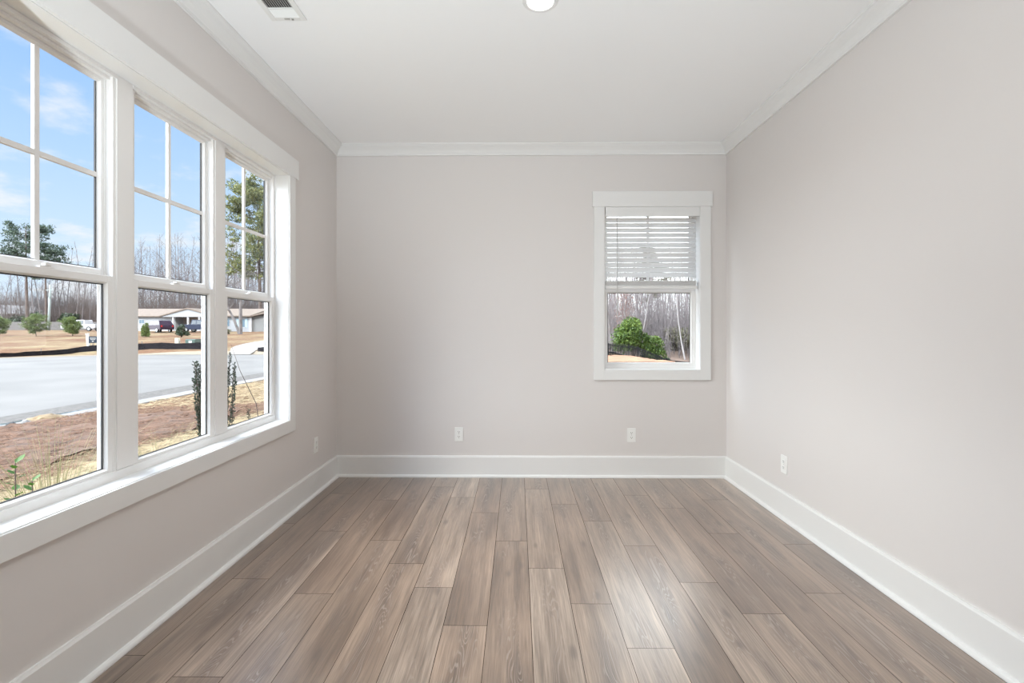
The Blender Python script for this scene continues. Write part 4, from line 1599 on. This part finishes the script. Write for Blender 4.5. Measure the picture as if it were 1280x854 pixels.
# ------------------------------------------------------------------ bare trees
protoA = [bare_tree_mb(100 + k, 20, 0.12, 0.26, 0.26, 20, 8) for k in range(5)]          # spreading
meshA = []
for k, mbp in enumerate(protoA):
    o = mbp.build('bare_tree', M['bark_haze'])
    meshA.append(o)
protoB = [bare_tree_mb(200 + k, 25, 0.16, 0.40, 0.13, 15, 3, up=1.3) for k in range(5)]   # slim woodland
meshB = []
for k, mbp in enumerate(protoB):
    o = mbp.build('slim_bare_tree', M['bark_haze'])
    meshB.append(o)
used = set()


def place(o, x, y, s, label, group, rz_, sz=None):
    if o.name not in used and not o.get('label'):
        c_ = o
        used.add(o.name)
    else:
        c_ = o.copy()
        COL.objects.link(c_)
    c_.location = gz(x, y, -0.1)
    c_.rotation_euler = (0, 0, rz_)
    c_.scale = (s, s, sz or s)
    tag(c_, label, 'tree', group)
    return c_


rt = random.Random(77)
# woods along the horizon of the street side: rows from near to far
for k in range(96):
    f = (k + rt.random()) / 96
    y = rt.uniform(104, 150)
    kx = 0.50 + 0.36 * f if k % 4 else 0.86 + 0.24 * rt.random()
    x = -kx * y
    s = rt.uniform(0.95, 1.28) * y / 125 if kx < 0.80 else rt.uniform(0.5, 0.85)
    place(meshA[rt.randrange(5)], x, y, s, 'bare grey tree in the woods beyond the houses and board fence', 'bare woods beyond the street', rt.uniform(0, 6.28))
# tall thin trunks close behind the fence
for k, kx in enumerate((1.065, 1.045, 1.028, 0.996, 0.985, 0.955, 0.948, 0.935, 0.915, 0.902, 0.885, 0.872)):
    y = rt.uniform(102, 112)
    place(meshB[k % 5], -kx * y, y, rt.uniform(0.62, 0.85), 'tall thin bare trunk standing right behind the grey board fence', 'thin trunks behind the board fence', rt.uniform(0, 6.28))
# woods seen through the rear window
for k in range(105):
    f = (k + rt.random()) / 105
    y = rt.uniform(57, 96)
    x = (0.165 + 0.215 * f) * y
    place(meshB[rt.randrange(5)], x, y, rt.uniform(0.42, 0.68), 'slim grey bare tree in the woods behind the far wall window', 'bare woods behind the house', rt.uniform(0, 6.28))


def single_tree(name, label, x, y, mbt, mat, rz_=0.0):
    o = mbt.build(name, mat)
    o.location = gz(x, y, -0.05)
    o.rotation_euler = (0, 0, rz_)
    tag(o, label, 'tree')
    return o


single_tree('forked_tree', 'forked bare tree with twin trunks before the pale house', -37.4, 65.5, bare_tree_mb(301, 11, 0.26, 0.35, 0.30, 12, 5, fork=True), M['bark_grey'])
single_tree('bare_tree', 'tall dark bare tree rising behind the long white house', -61.0, 97, bare_tree_mb(302, 17.5, 0.26, 0.25, 0.34, 22, 6), M['bark_grey'])
single_tree('bare_tree', 'spreading bare tree with long fine twigs behind the gabled porch', -57.0, 84 + 10, bare_tree_mb(303, 19.0, 0.26, 0.25, 0.40, 22, 7), M['bark_grey'])
single_tree('pale_tree', 'white barked tree leaning over beside the large green bush', 13.6, 54, bare_tree_mb(304, 9.5, 0.07, 0.5, 0.25, 8, 3, lean=0.16), M['bark_pale'])
single_tree('pale_tree', 'white barked tree at the edge of the woods by the olive brush', 18.9, 55, bare_tree_mb(305, 12, 0.085, 0.45, 0.22, 8, 3, lean=-0.16), M['bark_pale'])
single_tree('leaning_tree', 'dark leaning bare tree beside the rust leaved sapling', 10.2, 52, bare_tree_mb(306, 12, 0.10, 0.4, 0.22, 9, 3, lean=-0.15), M['bark_grey'])
# rust leaved sapling
og = gz(11.3, 52.0)
e = empty('rust_tree', og, 'slender sapling holding rust brown leaves above the green bush', 'tree')
mbt = bare_tree_mb(307, 7.5, 0.07, 0.3, 0.24, 12, 4)
mbt.build('branches', M['bark_grey'], e)
rl_ = random.Random(9)
lf = MB()
for _ in range(900):
    q = Vector((rl_.gauss(0, 0.75), rl_.gauss(0, 0.75), rl_.uniform(2.6, 7.2)))
    dd = rvec(rl_).normalized()
    s = dd.cross(rvec(rl_)).normalized()
    lf.face([q, q + dd * 0.06 + s * 0.035, q + dd * 0.12, q + dd * 0.06 - s * 0.035])
lf.build('leaves', M['rust'], e)
pine('dull green pine rising among the bare woods', 20.6, 75, 14.5, 0.42, 2.6, 81, M['bush_olive'], n_br=34, clump=34, rtrunk=0.16, csize=0.7, nl=0.4, nw=0.07)


# tangled understorey, too fine to count
def thicket(name, label, n_, pos, hr, mat, rad=0.03, seed_=1, nb=3):
    m1 = MB()
    r = random.Random(seed_)
    for _ in range(n_):
        x, y = pos(r)
        b0 = Vector(gz(x, y, -0.1))
        h = r.uniform(*hr)
        tp = b0 + Vector((r.uniform(-0.2, 0.2) * h, r.uniform(-0.2, 0.2) * h, h))
        m1.tube([b0, b0.lerp(tp, 0.5) + rvec(r) * 0.08 * h, tp], [rad, rad * 0.6, rad * 0.15], 3, cap=False)
        for _ in range(nb):
            s = b0.lerp(tp, r.uniform(0.3, 0.9))
            e_ = s + (rvec(r) + Vector((0, 0, 0.9))).normalized() * h * r.uniform(0.2, 0.4)
            m1.tube([s, e_], [rad * 0.5, rad * 0.1], 3, cap=False)
    return tag(m1.build(name, mat), label, 'undergrowth', kind='stuff')


M['brush'] = flat('brown_brush', (0.125, 0.100, 0.090), 0.95, var=0.3, vscale=0.4)


def posL(r):
    y = r.uniform(103, 165)
    return (-(0.47 + 0.64 * r.random()) * y, y)


def posR(r):
    y = r.uniform(55, 90)
    return ((0.15 + 0.25 * r.random()) * y, y)


thicket('undergrowth', 'dense brown tangle of twigs filling the woods across the street', 7000, posL, (3.0, 9.5), M['brush'], 0.032, 5, 7)
thicket('undergrowth', 'pinkish grey tangle of saplings in the woods behind the house', 2600, posR, (2.0, 9.0), M['bark_haze'], 0.028, 6, 4)

# distant wooded ridge
mb = MB()
rh = random.Random(13)
prev = None
ridge = []
for k in range(121):
    x = -330 + k * 3.0
    y = 235 + 10 * math.sin(k * 0.2)
    ridge.append((x, y, 11.5 + 2.2 * math.sin(k * 0.13) + rh.uniform(-0.8, 0.8) + 6 * sstep(k, 60, 100)))
rows = []
for r_, (dy, fz) in enumerate(((0, -0.1), (6, 0.35), (14, 0.7), (24, 1.0), (60, 0.9))):
    rows.append([(x, y + dy + rh.uniform(-2, 2), (z + (rh.uniform(-0.6, 0.6) if 0 < r_ < 4 else 0)) * fz) for x, y, z in ridge])
for a, b_ in zip(rows[:-1], rows[1:]):
    for k in range(len(ridge) - 1):
        mb.face([a[k], a[k + 1], b_[k + 1], b_[k]])
tag(mb.build('hill', M['hill']), 'low bluish wooded ridge far beyond the street', 'hill', kind='structure')


# ------------------------------------------------------------------ plants right outside the street window
def leaf(m1, p, d, n_, l, w_):
    d = d.normalized()
    s = d.cross(n_).normalized()
    u = s.cross(d)
    m1.face([p, p + d * l * 0.35 + s * w_ * 0.5 + u * l * 0.05, p + d * l * 0.72 + s * w_ * 0.38, p + d * l])
    m1.face([p, p + d * l, p + d * l * 0.72 - s * w_ * 0.38, p + d * l * 0.35 - s * w_ * 0.5 + u * l * 0.05])


def holly(label, x, y, stems, seed_, group=None):
    og = gz(x, y, -0.02)
    r = random.Random(seed_)
    e = empty('holly_shrub', og, label, 'shrub', group)
    st_, lf = MB(), MB()
    for (ox, oy, tx, ty, h) in stems:
        b0 = Vector((og[0] + ox, og[1] + oy, og[2] - 0.03))
        tp = Vector((og[0] + tx, og[1] + ty, og[2] + h))
        pts = [b0.lerp(tp, k / 6) + Vector((r.uniform(-0.012, 0.012), r.uniform(-0.012, 0.012), 0)) for k in range(7)]
        st_.tube(pts, [0.007 - 0.0008 * k for k in range(7)], 5)
        nl_ = int(h * 230)
        for k in range(nl_):
            f = 0.05 + 0.95 * (k + r.random()) / nl_
            kk = min(5, int(f * 6))
            p = pts[kk].lerp(pts[kk + 1], f * 6 - kk)
            an = r.uniform(0, 6.283)
            d = Vector((math.cos(an), math.sin(an), r.uniform(0.4, 1.4)))
            # short spur leaves
            p2 = p + Vector((math.cos(an), math.sin(an), 0.4)) * r.uniform(0.0, 0.022) * (1.2 - f)
            leaf(lf, p2, d, rvec(r), r.uniform(0.016, 0.026), r.uniform(0.008, 0.013))
    st_.build('stems', M['stem'], e, og)
    lf.build('leaves', M['holly'], e, og)
    return e


rs = random.Random(19)
stems = []
for k in range(17):
    a = (k + 0.5) / 17
    # across the row seen from the room: the shrub is about 0.42 m wide
    u_ = -0.19 + 0.36 * a
    stems.append((u_ * 0.35, rs.uniform(-0.06, 0.06) + u_ * 0.2, u_ * 0.83 + rs.uniform(-0.02, 0.02), u_ * 0.55 + rs.uniform(-0.05, 0.05), 1.62 - 2.3 * abs(u_) ** 1.35 - rs.uniform(0, 0.30)))
holly('upright dark green holly shrub standing outside the middle window', -2.62, 4.22, stems, 91)
holly('thin young holly sprig outside the window nearest the corner', -2.72, 4.83, [(0, 0, 0.03, 0.02, 0.86), (0.02, 0, -0.04, 0.0, 0.55)], 92)

# leafy green sprig at the near window
og = gz(-2.28, 2.17, 0.0)
e = empty('leafy_shrub', og, 'bright green broad leaved shoot at the bottom of the nearest window', 'shrub')
r = random.Random(5)
st_, lf = MB(), MB()
shoots = [((0.0, 0.0), (0.03, 0.0), 1.04), ((0.02, 0.0), (-0.09, -0.04), 0.97), ((0.0, 0.02), (0.02, 0.09), 0.93)]
for (a, t_, h) in shoots:
    b0 = Vector((og[0] + a[0], og[1] + a[1], og[2] - 0.02)); tp = Vector((og[0] + t_[0], og[1] + t_[1], og[2] + h))
    pts = [b0.lerp(tp, k / 6) + Vector((r.uniform(-0.012, 0.012), r.uniform(-0.012, 0.012), 0)) for k in range(7)]
    st_.tube(pts, [0.005 - 0.0005 * k for k in range(7)], 6)
    for k in range(20):
        f = 0.3 + 0.4 * k / 6 if k < 6 else 0.70 + 0.30 * (k - 6) / 13
        kk = min(5, int(f * 6))
        p = pts[kk].lerp(pts[kk + 1], f * 6 - kk)
        an = k * 2.4 + r.uniform(-0.3, 0.3)
        leaf(lf, p, Vector((math.cos(an), math.sin(an), 0.55)), Vector((0, 0, 1)), r.uniform(0.042, 0.062), r.uniform(0.022, 0.030))
st_.build('stems', M['stem'], e, og)
lf.build('leaves', M['sprig'], e, og)


def grass(label, x, y, n_, h, sp, seed_):
    og = gz(x, y, 0.0)
    r = random.Random(seed_)
    m1 = MB()
    for _ in range(n_):
        an = r.uniform(0, 6.283)
        rr_ = r.uniform(0, 0.07)
        b0 = Vector((og[0] + math.cos(an) * rr_, og[1] + math.sin(an) * rr_, og[2] - 0.03))
        hh = h * r.uniform(0.5, 1.05)
        out = sp * r.uniform(0.15, 1.1)
        d = Vector((math.cos(an), math.sin(an), 0))
        side = Vector((-math.sin(an), math.cos(an), 0))
        w0 = r.uniform(0.002, 0.0036)
        prev = None
        for k in range(6):
            f = k / 5
            c_ = b0 + d * (out * f ** 1.8) + Vector((0, 0, hh * (f - 0.18 * f ** 3)))
            w_ = w0 * (1 - 0.85 * f)
            cur = (c_ - side * w_, c_ + side * w_)
            if prev:
                m1.face([prev[0], prev[1], cur[1], cur[0]])
            prev = cur
    return tag(m1.build('ornamental_grass', M['grassblade'], None, og), label, 'ornamental grass', 'tufts of ornamental grass below the triple window')


grass('wispy tan grass tuft in the middle of the nearest window', -2.75, 2.86, 300, 1.28, 0.62, 1)
grass('low grass tuft between the leafy shoot and the wispy tuft', -2.60, 2.52, 140, 0.98, 0.50, 2)
grass('green tan grass tuft at the lower edge of the middle window', -2.58, 3.52, 280, 1.12, 0.46, 3)

# long bare whip leaning out across the last window
og = gz(-3.05, 6.0, 0)
mb = MB()
mb.tube([(-2.62, 5.10, H(-2.6, 5.1) - 0.02), (-2.70, 5.02, 0.45), (-2.86, 5.00, 0.80), (-3.02, 5.12, 1.06)], [0.005, 0.004, 0.003, 0.0015], 5)
tag(mb.build('bare_twig', M['stem'], None, (-2.62, 5.10, H(-2.6, 5.1))), 'single thin bare twig slanting across the window nearest the corner', 'twig')
